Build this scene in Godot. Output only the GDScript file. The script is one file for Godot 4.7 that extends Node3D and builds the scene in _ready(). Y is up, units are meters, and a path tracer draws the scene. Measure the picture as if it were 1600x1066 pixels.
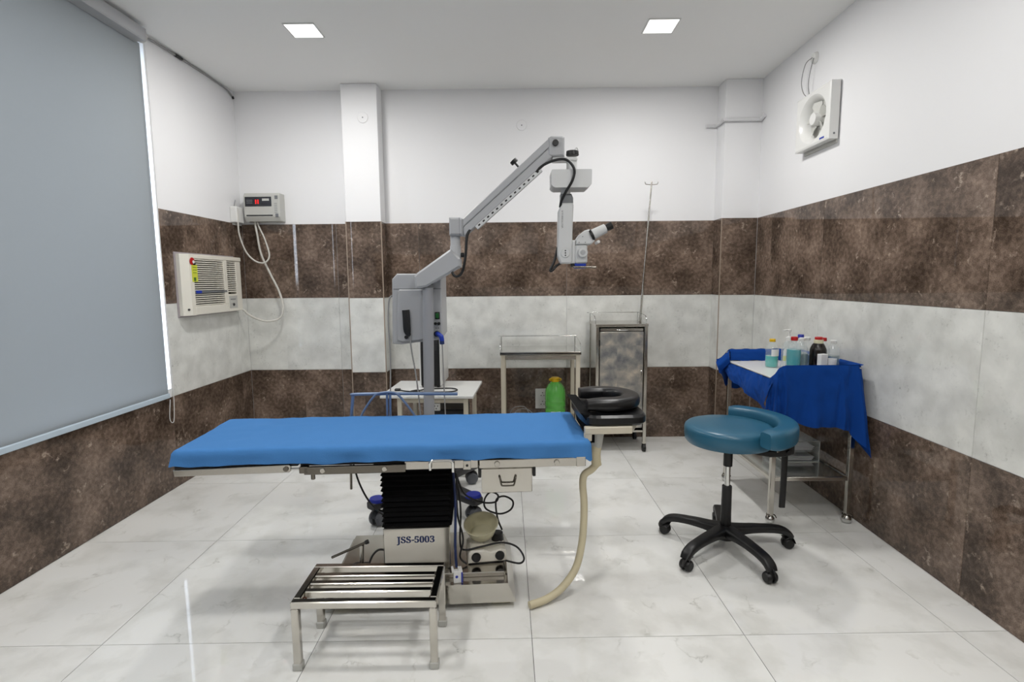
extends Node3D
# An operating theatre: tiled dado, glossy floor, operating table, surgical microscope, trolleys and a saddle stool.

const H := 2.836                      # ceiling height
const FLAT := -1
var taken := {}
var F := Transform3D()                # frame in which shapes are being written
var M := {}                           # materials
var sgroup := 1

# ---------------------------------------------------------------- shape helpers
func S() -> SurfaceTool:
	var st := SurfaceTool.new()
	st.begin(Mesh.PRIMITIVE_TRIANGLES)
	return st

func vert(st: SurfaceTool, p: Vector3, g: int, uv := Vector2.ZERO) -> void:
	st.set_smooth_group(g)
	st.set_uv(uv)
	st.add_vertex(p)

func face(st: SurfaceTool, p: Array, outward: Vector3, g := FLAT, uv := []) -> void:
	var n := Vector3.ZERO
	for i in range(1, p.size() - 1):
		n += (p[0] - p[i + 1]).cross(p[0] - p[i])
	var flip := n.dot(outward) < 0.0
	for i in range(1, p.size() - 1):
		var b := i + 1 if flip else i
		var c := i if flip else i + 1
		vert(st, p[0], g, uv[0] if uv else Vector2.ZERO)
		vert(st, p[b], g, uv[b] if uv else Vector2.ZERO)
		vert(st, p[c], g, uv[c] if uv else Vector2.ZERO)

func bx(st: SurfaceTool, c: Vector3, s: Vector3, b := 0.002, xf := Transform3D()) -> void:
	var h := s * 0.5
	b = minf(b, minf(h.x, minf(h.y, h.z)) * 0.9)
	var pt := func(axis: int, sx: float, sy: float, sz: float) -> Vector3:
		var v := Vector3(sx * h.x, sy * h.y, sz * h.z)
		for k in 3:
			if k != axis:
				v[k] -= signf(v[k]) * b
		return xf * (c + v)
	var o: Vector3 = xf * c
	for axis in 3:
		for s0 in [-1.0, 1.0]:
			var q := []
			for t in [[-1, -1], [1, -1], [1, 1], [-1, 1]]:
				var a := [0.0, 0.0, 0.0]
				a[axis] = s0
				a[(axis + 1) % 3] = t[0]
				a[(axis + 2) % 3] = t[1]
				q.append(pt.call(axis, a[0], a[1], a[2]))
			var mid: Vector3 = (q[0] + q[2]) * 0.5
			face(st, q, mid - o if mid.distance_to(o) > 1e-6 else Vector3.UP)
	if b <= 0.0:
		return
	for axis in 3:
		var j := (axis + 1) % 3
		var k := (axis + 2) % 3
		for sj in [-1.0, 1.0]:
			for sk in [-1.0, 1.0]:
				var q := []
				for t in [[-1.0, j], [1.0, j], [1.0, k], [-1.0, k]]:
					var a := [0.0, 0.0, 0.0]
					a[axis] = t[0]
					a[j] = sj
					a[k] = sk
					q.append(pt.call(t[1], a[0], a[1], a[2]))
				face(st, q, (q[0] + q[2]) * 0.5 - o)
	for sx in [-1.0, 1.0]:
		for sy in [-1.0, 1.0]:
			for sz in [-1.0, 1.0]:
				var q := [pt.call(0, sx, sy, sz), pt.call(1, sx, sy, sz), pt.call(2, sx, sy, sz)]
				face(st, q, (q[0] + q[1] + q[2]) / 3.0 - o)

func bmm(st: SurfaceTool, a: Vector3, b: Vector3, bev := 0.002) -> void:
	bx(st, (a + b) * 0.5, (b - a).abs(), bev)

func frame_of(a: Vector3, b: Vector3) -> Transform3D:          # y axis from a to b
	var y := (b - a).normalized()
	var x := y.cross(Vector3.FORWARD if absf(y.z) < 0.9 else Vector3.RIGHT).normalized()
	return Transform3D(Basis(x, y, x.cross(y)), a)

func lathe(st: SurfaceTool, prof: Array, xf := Transform3D(), seg := 24) -> void:   # prof: Vector2(radius, height)
	sgroup += 1
	var g := sgroup
	for i in range(prof.size() - 1):
		var p: Vector2 = prof[i]
		var q: Vector2 = prof[i + 1]
		if i > 0:
			var d0: Vector2 = p - prof[i - 1]
			if absf(d0.angle_to(q - p)) > 0.6:
				sgroup += 1
				g = sgroup
		var nr := Vector2((q - p).y, -(q - p).x)
		for k in seg:
			var a0 := TAU * k / seg
			var a1 := TAU * (k + 1) / seg
			var e0 := Vector3(cos(a0), 0, sin(a0))
			var e1 := Vector3(cos(a1), 0, sin(a1))
			var em := (e0 + e1).normalized()
			var o := xf.basis * (em * nr.x + Vector3.UP * nr.y)
			var quad := [e0 * p.x + Vector3.UP * p.y, e1 * p.x + Vector3.UP * p.y, e1 * q.x + Vector3.UP * q.y, e0 * q.x + Vector3.UP * q.y]
			if p.x < 1e-6:
				quad.remove_at(1)
			elif q.x < 1e-6:
				quad.remove_at(2)
			var w := []
			for v in quad:
				w.append(xf * v)
			face(st, w, o, g)

func cyl(st: SurfaceTool, a: Vector3, b: Vector3, r0: float, r1 := -1.0, seg := 20, bev := 0.0015) -> void:
	if r1 < 0.0:
		r1 = r0
	var l := a.distance_to(b)
	bev = minf(bev, minf(l * 0.3, minf(r0, r1) * 0.5))
	lathe(st, [Vector2(0, 0), Vector2(r0 - bev, 0), Vector2(r0, bev), Vector2(r1, l - bev), Vector2(r1 - bev, l), Vector2(0, l)], frame_of(a, b), seg)

func smooth_path(p: Array, n: int) -> Array:
	if n <= 1 or p.size() < 3:
		return p
	var out := []
	for i in range(p.size() - 1):
		var a: Vector3 = p[maxi(i - 1, 0)]
		var d: Vector3 = p[mini(i + 2, p.size() - 1)]
		for k in n:
			out.append((p[i] as Vector3).cubic_interpolate(p[i + 1], a, d, float(k) / n))
	out.append(p[-1])
	return out

# a section (half width rx, half height ry, squareness) swept along a path
func sweep(st: SurfaceTool, p: Array, rx: Array, ry: Array, up := Vector3.UP, seg := 12, square := 1.0, caps := true) -> void:
	sgroup += 1
	var g := sgroup
	var rings := []
	var n := p.size()
	var side := Vector3.ZERO
	for i in n:
		var t: Vector3 = (p[mini(i + 1, n - 1)] - p[maxi(i - 1, 0)]).normalized()
		if up != Vector3.ZERO:
			side = t.cross(up).normalized()
		elif side == Vector3.ZERO:
			side = t.cross(Vector3.UP if absf(t.y) < 0.9 else Vector3.RIGHT).normalized()
		else:
			side = (side - t * side.dot(t)).normalized()
		var v := side.cross(t).normalized()
		var a: float = rx[mini(i, rx.size() - 1)]
		var b: float = ry[mini(i, ry.size() - 1)]
		var ring := []
		for k in seg:
			var an := TAU * (k + 0.5) / seg
			var c := cos(an)
			var s := sin(an)
			ring.append(p[i] + side * (a * signf(c) * pow(absf(c), square)) + v * (b * signf(s) * pow(absf(s), square)))
		rings.append(ring)
	for i in range(n - 1):
		for k in seg:
			var k1 := (k + 1) % seg
			var q := [rings[i][k], rings[i][k1], rings[i + 1][k1], rings[i + 1][k]]
			face(st, q, (q[0] + q[1] + q[2] + q[3]) * 0.25 - (p[i] + p[i + 1]) * 0.5, g)
	if caps:
		face(st, rings[0], p[0] - p[1])
		face(st, rings[n - 1], p[n - 1] - p[n - 2])

func tube(st: SurfaceTool, p: Array, r: float, seg := 8, n := 6) -> void:
	sweep(st, smooth_path(p, n), [r], [r], Vector3.ZERO, seg)

func prism(st: SurfaceTool, poly: Array, z0: float, z1: float, xf := Transform3D(), bev := 0.002) -> void:   # outline in x, y pushed from z0 to z1
	var pk := PackedVector2Array(poly)
	if Geometry2D.is_polygon_clockwise(pk):
		pk.reverse()
	var inn := pk.duplicate()
	if bev > 0.0:
		var off := Geometry2D.offset_polygon(pk, -bev, Geometry2D.JOIN_MITER)
		if off.size() == 1 and off[0].size() == pk.size():
			inn = off[0]
			var best := 0
			for i in inn.size():
				if inn[i].distance_to(pk[0]) < inn[best].distance_to(pk[0]):
					best = i
			var r := PackedVector2Array()
			for i in inn.size():
				r.append(inn[(i + best) % inn.size()])
			inn = r
		else:
			bev = 0.0
	var tri := Geometry2D.triangulate_polygon(inn)
	for t in range(0, tri.size(), 3):
		for e in [[z0, -1.0], [z1, 1.0]]:
			var q := []
			for k in 3:
				var v := inn[tri[t + k]]
				q.append(xf * Vector3(v.x, v.y, e[0]))
			face(st, q, xf.basis * Vector3(0, 0, e[1] * signf(z1 - z0)))
	var d := signf(z1 - z0) * bev
	var lev := [[inn, z0], [pk, z0 + d], [pk, z1 - d], [inn, z1]] if bev > 0.0 else [[pk, z0], [pk, z1]]
	for i in pk.size():
		var j := (i + 1) % pk.size()
		var e := pk[j] - pk[i]
		var o := xf.basis * Vector3(e.y, -e.x, 0)
		for l in range(lev.size() - 1):
			var a: PackedVector2Array = lev[l][0]
			var b: PackedVector2Array = lev[l + 1][0]
			face(st, [xf * Vector3(a[i].x, a[i].y, lev[l][1]), xf * Vector3(a[j].x, a[j].y, lev[l][1]), xf * Vector3(b[j].x, b[j].y, lev[l + 1][1]), xf * Vector3(b[i].x, b[i].y, lev[l + 1][1])], o)

func sheet(st: SurfaceTool, rows: Array, up: Vector3) -> void:      # rows of points joined into a smooth sheet
	sgroup += 1
	var g := sgroup
	for i in range(rows.size() - 1):
		for j in range(rows[i].size() - 1):
			var q := [rows[i][j], rows[i][j + 1], rows[i + 1][j + 1], rows[i + 1][j]]
			var n: Vector3 = (q[0] - q[2]).cross(q[0] - q[1])
			face(st, q, n if up == Vector3.ZERO else up, g)

# ---------------------------------------------------------------- node helpers
func numbered(n: String) -> String:
	if not taken.has(n):
		taken[n] = 0
		return n
	taken[n] += 1
	return "%s_%03d" % [n, taken[n]]

func world_of(o: Node) -> Transform3D:
	var t := Transform3D()
	while o != self and o is Node3D:
		t = (o as Node3D).transform * t
		o = o.get_parent()
	return t

func thing(called: String, label: String, category: String, base: Vector3, group := "") -> Node3D:
	var o := Node3D.new()
	o.name = numbered(called)
	add_child(o)
	o.transform = Transform3D(F.basis, F * base)
	o.set_meta("label", label)
	o.set_meta("category", category)
	if group:
		o.set_meta("group", group)
	return o

func struct(called: String) -> Node3D:
	var o := Node3D.new()
	o.name = numbered(called)
	add_child(o)
	o.transform = F
	o.set_meta("kind", "structure")
	return o

func part(called: String, st: SurfaceTool, m: Material, parent: Node3D, label := "") -> MeshInstance3D:
	st.generate_normals()
	var o := MeshInstance3D.new()
	o.name = called
	o.mesh = st.commit()
	o.material_override = m
	parent.add_child(o, true)
	o.transform = world_of(parent).affine_inverse() * F
	if label:
		o.set_meta("label", label)
	return o

func box_part(called: String, a: Vector3, b: Vector3, m: Material, parent: Node3D, bev := 0.002) -> MeshInstance3D:
	var st := S()
	bmm(st, a, b, bev)
	return part(called, st, m, parent)

func cyl_part(called: String, a: Vector3, b: Vector3, r: float, m: Material, parent: Node3D, r1 := -1.0, seg := 20) -> MeshInstance3D:
	var st := S()
	cyl(st, a, b, r, r1, seg)
	return part(called, st, m, parent)

func tube_part(called: String, p: Array, r: float, m: Material, parent: Node3D, n := 6, seg := 8) -> MeshInstance3D:
	var st := S()
	tube(st, p, r, seg, n)
	return part(called, st, m, parent)

func lettering(text: String, at: Transform3D, height: float, m: Material, parent: Node3D, bold := true, serif := false, width := 0.0) -> MeshInstance3D:
	var f := SystemFont.new()
	f.font_names = PackedStringArray(["Droid Serif" if serif else "Droid Sans"])
	f.font_weight = 700 if bold else 400
	var tm := TextMesh.new()
	tm.text = text
	tm.font = f
	tm.font_size = 64
	tm.pixel_size = 0.01
	tm.depth = 0.02
	var o := MeshInstance3D.new()
	o.name = "lettering"
	o.mesh = tm
	o.material_override = m
	parent.add_child(o, true)
	var box := tm.get_aabb()
	var k := height / box.size.y
	var kx := width / box.size.x if width > 0.0 else k
	var t := at * Transform3D(Basis.from_scale(Vector3(kx, k, 0.05)), Vector3.ZERO) * Transform3D(Basis(), -(box.position + box.size * 0.5))
	o.transform = world_of(parent).affine_inverse() * F * t
	return o

# ---------------------------------------------------------------- materials
func mat(key: String, c: Color, rough: float, metal := 0.0, spec := 0.5) -> StandardMaterial3D:
	var m := StandardMaterial3D.new()
	m.resource_name = key
	m.albedo_color = c
	m.roughness = rough
	m.metallic = metal
	m.metallic_specular = spec
	m.cull_mode = BaseMaterial3D.CULL_DISABLED
	M[key] = m
	return m

func noise(sd: int, freq: float, oct := 4, kind := FastNoiseLite.TYPE_SIMPLEX_SMOOTH, warp := 0.0) -> FastNoiseLite:
	var n := FastNoiseLite.new()
	n.seed = sd
	n.frequency = freq
	n.noise_type = kind
	n.fractal_octaves = oct
	n.fractal_type = FastNoiseLite.FRACTAL_FBM
	if warp > 0.0:
		n.domain_warp_enabled = true
		n.domain_warp_amplitude = warp
		n.domain_warp_frequency = freq * 1.5
	return n

func bytes(n: FastNoiseLite, w: int, h: int) -> PackedByteArray:
	var im := n.get_image(w, h, false, false, true)
	im.convert(Image.FORMAT_L8)
	return im.get_data()

func noise_tex(n: FastNoiseLite, size := 512, lo := Color.BLACK, hi := Color.WHITE) -> ImageTexture:
	var d := bytes(n, size, size)
	var out := PackedByteArray()
	out.resize(size * size * 3)
	for i in d.size():
		var c := lo.lerp(hi, d[i] / 255.0)
		out[i * 3] = int(c.r * 255)
		out[i * 3 + 1] = int(c.g * 255)
		out[i * 3 + 2] = int(c.b * 255)
	return ImageTexture.create_from_image(Image.create_from_data(size, size, false, Image.FORMAT_RGB8, out))

func brown_tile(sd: int) -> StandardMaterial3D:
	var w := 1024
	var h := 512
	var a := bytes(noise(sd, 0.0030, 7, FastNoiseLite.TYPE_SIMPLEX_SMOOTH, 80), w, h)
	var b := bytes(noise(sd + 7, 0.030, 6, FastNoiseLite.TYPE_SIMPLEX, 24), w, h)
	var c := bytes(noise(sd + 3, 0.16, 3, FastNoiseLite.TYPE_SIMPLEX), w, h)
	var rd := noise(sd + 41, 0.012, 5, FastNoiseLite.TYPE_SIMPLEX, 45)
	rd.fractal_type = FastNoiseLite.FRACTAL_RIDGED
	var f := bytes(rd, w, h)
	var v := bytes(noise(sd + 13, 0.005, 4, FastNoiseLite.TYPE_SIMPLEX_SMOOTH, 70), w, h)
	var k := bytes(noise(sd + 31, 0.007, 3), w, h)
	var k2 := bytes(noise(sd + 37, 0.006, 2), w, h)
	var out := PackedByteArray()
	out.resize(w * h * 3)
	for i in a.size():
		var t := (a[i] * 0.48 + b[i] * 0.30 + c[i] * 0.22) / 255.0
		t = clampf((t - 0.22) * 1.55, 0.0, 1.0)
		var r := 0.225 + 0.375 * t
		var g := 0.183 + 0.337 * t
		var bl := 0.152 + 0.312 * t
		var e := clampf((f[i] - 190.0) / 60.0, 0.0, 1.0) * maxf(0.0, (k2[i] - 70.0) / 185.0) * 0.42
		e += maxf(0.0, 1.0 - absf(v[i] - 128.0) / 8.0) * clampf((k[i] - 150.0) / 40.0, 0.0, 1.0) * clampf((b[i] - 70.0) / 80.0, 0.0, 1.0) * 0.95 + maxf(0.0, 1.0 - absf(a[i] - 118.0) / 5.0) * clampf((k2[i] - 155.0) / 40.0, 0.0, 1.0) * clampf((b[i] - 100.0) / 70.0, 0.0, 1.0) * 0.55
		e = minf(e, 0.8)
		out[i * 3] = int(255 * (r + (0.72 - r) * e))
		out[i * 3 + 1] = int(255 * (g + (0.66 - g) * e))
		out[i * 3 + 2] = int(255 * (bl + (0.60 - bl) * e))
	var m := mat("brown_tile_%d" % sd, Color.WHITE, 0.015, 0.0, 0.42)
	m.albedo_texture = ImageTexture.create_from_image(Image.create_from_data(w, h, false, Image.FORMAT_RGB8, out))
	return m

func pale_tile(sd: int) -> StandardMaterial3D:
	var w := 1024
	var h := 512
	var a := bytes(noise(sd, 0.006, 6, FastNoiseLite.TYPE_SIMPLEX_SMOOTH, 40), w, h)
	var b := bytes(noise(sd + 5, 0.05, 4), w, h)
	var k := bytes(noise(sd + 11, 0.008, 3), w, h)
	var v := bytes(noise(sd + 17, 0.007, 4, FastNoiseLite.TYPE_SIMPLEX_SMOOTH, 60), w, h)
	var out := PackedByteArray()
	out.resize(w * h * 3)
	for i in a.size():
		var t := a[i] / 255.0 * 0.11
		t -= maxf(0.0, (b[i] - 165.0) / 90.0) * maxf(0.0, (k[i] - 120.0) / 135.0) * 0.20
		t -= maxf(0.0, 1.0 - absf(v[i] - 128.0) / 3.0) * maxf(0.0, (k[i] - 130.0) / 125.0) * 0.10
		out[i * 3] = int(255 * clampf(0.780 + t, 0, 1))
		out[i * 3 + 1] = int(255 * clampf(0.782 + t, 0, 1))
		out[i * 3 + 2] = int(255 * clampf(0.765 + t, 0, 1))
	var m := mat("pale_tile_%d" % sd, Color.WHITE, 0.02)
	m.albedo_texture = ImageTexture.create_from_image(Image.create_from_data(w, h, false, Image.FORMAT_RGB8, out))
	return m

func floor_tile(sd: int) -> StandardMaterial3D:
	var w := 1024
	var a := bytes(noise(sd, 0.0028, 5, FastNoiseLite.TYPE_SIMPLEX_SMOOTH, 90), w, w)
	var v := bytes(noise(sd + 5, 0.0026, 4, FastNoiseLite.TYPE_SIMPLEX_SMOOTH, 110), w, w)
	var k := bytes(noise(sd + 9, 0.0035, 3), w, w)
	var out := PackedByteArray()
	out.resize(w * w * 3)
	for i in a.size():
		var t := a[i] / 255.0
		var s := clampf((0.58 - t) * 1.5, 0.0, 1.0) * 0.075
		var e := maxf(0.0, 1.0 - absf(v[i] - 128.0) / 2.0) * maxf(0.0, (k[i] - 180.0) / 75.0) * 0.34
		s += maxf(0.0, 1.0 - absf(v[i] - 133.0) / 14.0) * maxf(0.0, (k[i] - 120.0) / 135.0) * 0.07
		out[i * 3] = int(255 * clampf(0.925 - s - e, 0, 1))
		out[i * 3 + 1] = int(255 * clampf(0.925 - s * 1.02 - e, 0, 1))
		out[i * 3 + 2] = int(255 * clampf(0.912 - s * 1.10 - e * 1.05, 0, 1))
	var m := mat("floor_tile_%d" % sd, Color.WHITE, 0.008)
	m.albedo_texture = ImageTexture.create_from_image(Image.create_from_data(w, w, false, Image.FORMAT_RGB8, out))
	return m

func make_materials() -> void:
	mat("paint", Color(0.90, 0.90, 0.905), 0.6, 0, 0.35)
	mat("ceiling_paint", Color(0.925, 0.925, 0.92), 0.7, 0, 0.3)
	mat("white_gloss", Color(0.86, 0.86, 0.85), 0.25)
	mat("cream_plastic", Color(0.86, 0.845, 0.80), 0.35)
	mat("ivory_plastic", Color(0.84, 0.82, 0.70), 0.4)
	mat("grey_plastic", Color(0.72, 0.72, 0.70), 0.4)
	mat("ac_case", Color(0.60, 0.57, 0.58), 0.45)
	mat("dark_slot", Color(0.10, 0.09, 0.08), 0.7)  # near-black for solid pieces painted as shaded holes, also dark screws
	mat("grille_shade", Color(0.36, 0.33, 0.30), 0.8)  # brownish shadow between louvres, painted as the colour of the backing
	mat("grout", Color(0.30, 0.30, 0.29), 0.8)
	mat("tile_edge", Color(0.58, 0.52, 0.46), 0.5)
	mat("black_plastic", Color(0.045, 0.045, 0.05), 0.42)
	mat("black_vinyl", Color(0.035, 0.037, 0.045), 0.30)
	mat("bellows", Color(0.022, 0.022, 0.027), 0.75, 0, 0.25)
	mat("teal_vinyl", Color(0.15, 0.36, 0.46), 0.32)
	mat("scope_grey", Color(0.65, 0.655, 0.665), 0.42)
	mat("scope_light", Color(0.78, 0.785, 0.785), 0.35)
	mat("scope_dark", Color(0.42, 0.43, 0.44), 0.4)
	mat("pole_grey", Color(0.57, 0.575, 0.59), 0.4)
	mat("leg_dark", Color(0.13, 0.13, 0.14), 0.45)
	mat("caster_grey", Color(0.34, 0.35, 0.37), 0.4)
	mat("blue_cap", Color(0.07, 0.14, 0.55), 0.35)
	mat("blue_plug", Color(0.06, 0.20, 0.62), 0.4)
	mat("blue_steel", Color(0.40, 0.47, 0.58), 0.35, 0.3)
	mat("cream_paint", Color(0.76, 0.73, 0.66), 0.4)
	mat("hose", Color(0.80, 0.76, 0.64), 0.5)
	mat("cable_white", Color(0.78, 0.77, 0.74), 0.5)
	mat("cable_grey", Color(0.55, 0.55, 0.55), 0.5)
	mat("cable_black", Color(0.04, 0.04, 0.045), 0.45)
	mat("navy_ink", Color(0.10, 0.17, 0.35), 0.5)
	mat("grey_ink", Color(0.40, 0.41, 0.42), 0.5)
	mat("red_plastic", Color(0.68, 0.06, 0.08), 0.35)
	mat("blue_plastic", Color(0.13, 0.19, 0.60), 0.35)
	mat("yellow_plastic", Color(0.85, 0.68, 0.04), 0.35)
	mat("yellow_label", Color(0.78, 0.80, 0.25), 0.6)
	mat("green_label", Color(0.25, 0.42, 0.10), 0.6)
	mat("white_paper", Color(0.86, 0.86, 0.86), 0.7)
	mat("paper_shade", Color(0.72, 0.66, 0.62), 0.7)
	mat("brown_bottle", Color(0.055, 0.028, 0.022), 0.2)
	mat("display", Color(0.09, 0.10, 0.14), 0.25)
	mat("green_switch", Color(0.03, 0.38, 0.14), 0.35)
	mat("pale_blue_rail", Color(0.73, 0.79, 0.84), 0.4)
	mat("pipe_paint", Color(0.84, 0.84, 0.845), 0.5)
	mat("skirting", Color(0.5, 0.47, 0.43), 0.5)
	mat("rust", Color(0.36, 0.19, 0.10), 0.8)
	var red := mat("red_digit", Color(0.8, 0.05, 0.05), 0.4)
	red.emission_enabled = true
	red.emission = Color(1, 0.06, 0.05)
	red.emission_energy_multiplier = 0.6
	# metals
	var fine := noise_tex(noise(3, 0.02, 3), 256, Color(0.78, 0.78, 0.78), Color(1, 1, 1))
	for a in [["steel", Color(0.76, 0.745, 0.715), 0.17], ["steel_dark", Color(0.46, 0.44, 0.41), 0.22], ["chrome", Color(0.84, 0.84, 0.83), 0.13]]:
		var m := mat(a[0], a[1], a[2], 1.0)
		m.roughness_texture = fine
		m.roughness_texture_channel = BaseMaterial3D.TEXTURE_CHANNEL_RED
		m.uv1_triplanar = true
		m.uv1_scale = Vector3(2, 2, 2)
	var mottled := mat("stain_reflection_steel", Color(1, 1, 1), 0.34, 0.8)
	mottled.albedo_texture = noise_tex(noise(21, 0.012, 5, FastNoiseLite.TYPE_SIMPLEX_SMOOTH, 30), 512, Color(0.50, 0.51, 0.53), Color(0.93, 0.89, 0.82))  # albedo noise paints mottled reflections as well as stains
	mottled.roughness_texture = fine
	mottled.uv1_triplanar = true
	mottled.uv1_scale = Vector3(1.2, 1.2, 1.2)
	# cloth
	var weave := noise_tex(noise(5, 0.35, 2, FastNoiseLite.TYPE_VALUE), 256)
	for a in [["sheet_cloth", Color(0.27, 0.475, 0.70)], ["drape_cloth", Color(0.065, 0.235, 0.52)]]:
		var m := mat(a[0], a[1], 0.9, 0, 0.2)
		m.heightmap_enabled = true
		m.heightmap_texture = weave
		m.heightmap_scale = 0.06
		m.uv1_triplanar = true
		m.uv1_scale = Vector3(6, 6, 6)
		m.rim_enabled = true
		m.rim = 0.25
		m.rim_tint = 0.6
	var bl := mat("blind_fabric", Color(0.53, 0.545, 0.55), 0.85, 0, 0.2)
	bl.backlight_enabled = true
	bl.backlight = Color(0.20, 0.208, 0.213)
	# glass and liquids
	for a in [["glass", Color(0.92, 0.96, 0.96, 0.10), 0.04], ["clear_plastic", Color(0.86, 0.90, 0.90, 0.22), 0.12], ["pane", Color(0.9, 0.95, 0.95, 0.04), 0.02], ["teal_liquid", Color(0.05, 0.64, 0.68, 0.88), 0.1], ["aqua_liquid", Color(0.15, 0.74, 0.72, 0.72), 0.1], ["clear_liquid", Color(0.42, 0.55, 0.56, 0.35), 0.1], ["green_pet", Color(0.45, 0.86, 0.38, 0.55), 0.12]]:
		var m := mat(a[0], a[1], a[2])
		m.transparency = BaseMaterial3D.TRANSPARENCY_ALPHA
	var lamp := mat("diffuser", Color(0.95, 0.95, 0.95), 0.5)
	lamp.emission_enabled = true
	lamp.emission = Color(1.0, 0.99, 0.975)
	lamp.emission_energy_multiplier = 2.5
	for s in [11, 42, 77, 105]:
		M["brown"] = M.get("brown", []) + [brown_tile(s)]
	for s in [19, 58]:
		M["pale"] = M.get("pale", []) + [pale_tile(s)]
	for s in [8, 33]:
		M["floor"] = M.get("floor", []) + [floor_tile(s)]

# ---------------------------------------------------------------- the room
var tile_count := 0
func wall_tile(parent: Node3D, u0: float, u1: float, y0: float, y1: float, z0: float, m: Material) -> void:
	var gap := 0.0008
	var b := 0.0016
	var z1 := z0 + 0.004
	u0 += gap
	u1 -= gap
	y0 += gap
	y1 -= gap
	tile_count += 1
	var fu := -1.0 if tile_count % 2 else 1.0
	var fv := -1.0 if tile_count % 3 == 0 else 1.0
	var at := Vector2(fposmod(tile_count * 0.37, 1.0), fposmod(tile_count * 0.61, 1.0)) if u1 - u0 < 1.0 else Vector2(0, 0)
	var uv := func(p: Vector3) -> Vector2: return Vector2(at.x + fu * (p.x - u0) / 1.2, fv * (p.y - y0) / 0.6)
	var st := S()
	var fr := [Vector3(u0 + b, y0 + b, z1), Vector3(u1 - b, y0 + b, z1), Vector3(u1 - b, y1 - b, z1), Vector3(u0 + b, y1 - b, z1)]
	var ed := [Vector3(u0, y0, z1 - b), Vector3(u1, y0, z1 - b), Vector3(u1, y1, z1 - b), Vector3(u0, y1, z1 - b)]
	var bk := [Vector3(u0, y0, z0 - 0.004), Vector3(u1, y0, z0 - 0.004), Vector3(u1, y1, z0 - 0.004), Vector3(u0, y1, z0 - 0.004)]
	var c: Vector3 = (fr[0] + fr[2]) * 0.5 - Vector3(0, 0, 0.004)
	face(st, fr, Vector3.BACK, FLAT, [uv.call(fr[0]), uv.call(fr[1]), uv.call(fr[2]), uv.call(fr[3])])
	for i in 4:
		var j := (i + 1) % 4
		var n: Vector3 = (ed[i] + ed[j]) * 0.5 - c
		face(st, [fr[i], fr[j], ed[j], ed[i]], n, FLAT, [uv.call(fr[i]), uv.call(fr[j]), uv.call(ed[j]), uv.call(ed[i])])
		face(st, [ed[i], ed[j], bk[j], bk[i]], n, FLAT, [uv.call(ed[i]), uv.call(ed[j]), uv.call(bk[j]), uv.call(bk[i])])
	part("tile", st, m, parent)

func dado(parent: Node3D, cuts: Array, z0 := 0.0, rows := [0, 1, 2]) -> void:
	for i in range(cuts.size() - 1):
		for r in rows:
			var m: Material = M.pale[tile_count % 2] if r == 1 else M.brown[(tile_count * 3 + r + i) % 4]
			wall_tile(parent, cuts[i], cuts[i + 1], 0.6 * r, 0.6 * (r + 1), z0, m)

var F_LEFT := Transform3D(Basis(Vector3(0.0097, 0, -1).normalized(), Vector3.UP, Vector3(1, 0, 0.0097).normalized()), Vector3(-2.1621, 0, 0))
var F_RIGHT := Transform3D(Basis(Vector3(-0.0193, 0, 1).normalized(), Vector3.UP, Vector3(-1, 0, -0.0193).normalized()), Vector3(1.9629, 0, 0))
const FRONT := 5.4

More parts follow.
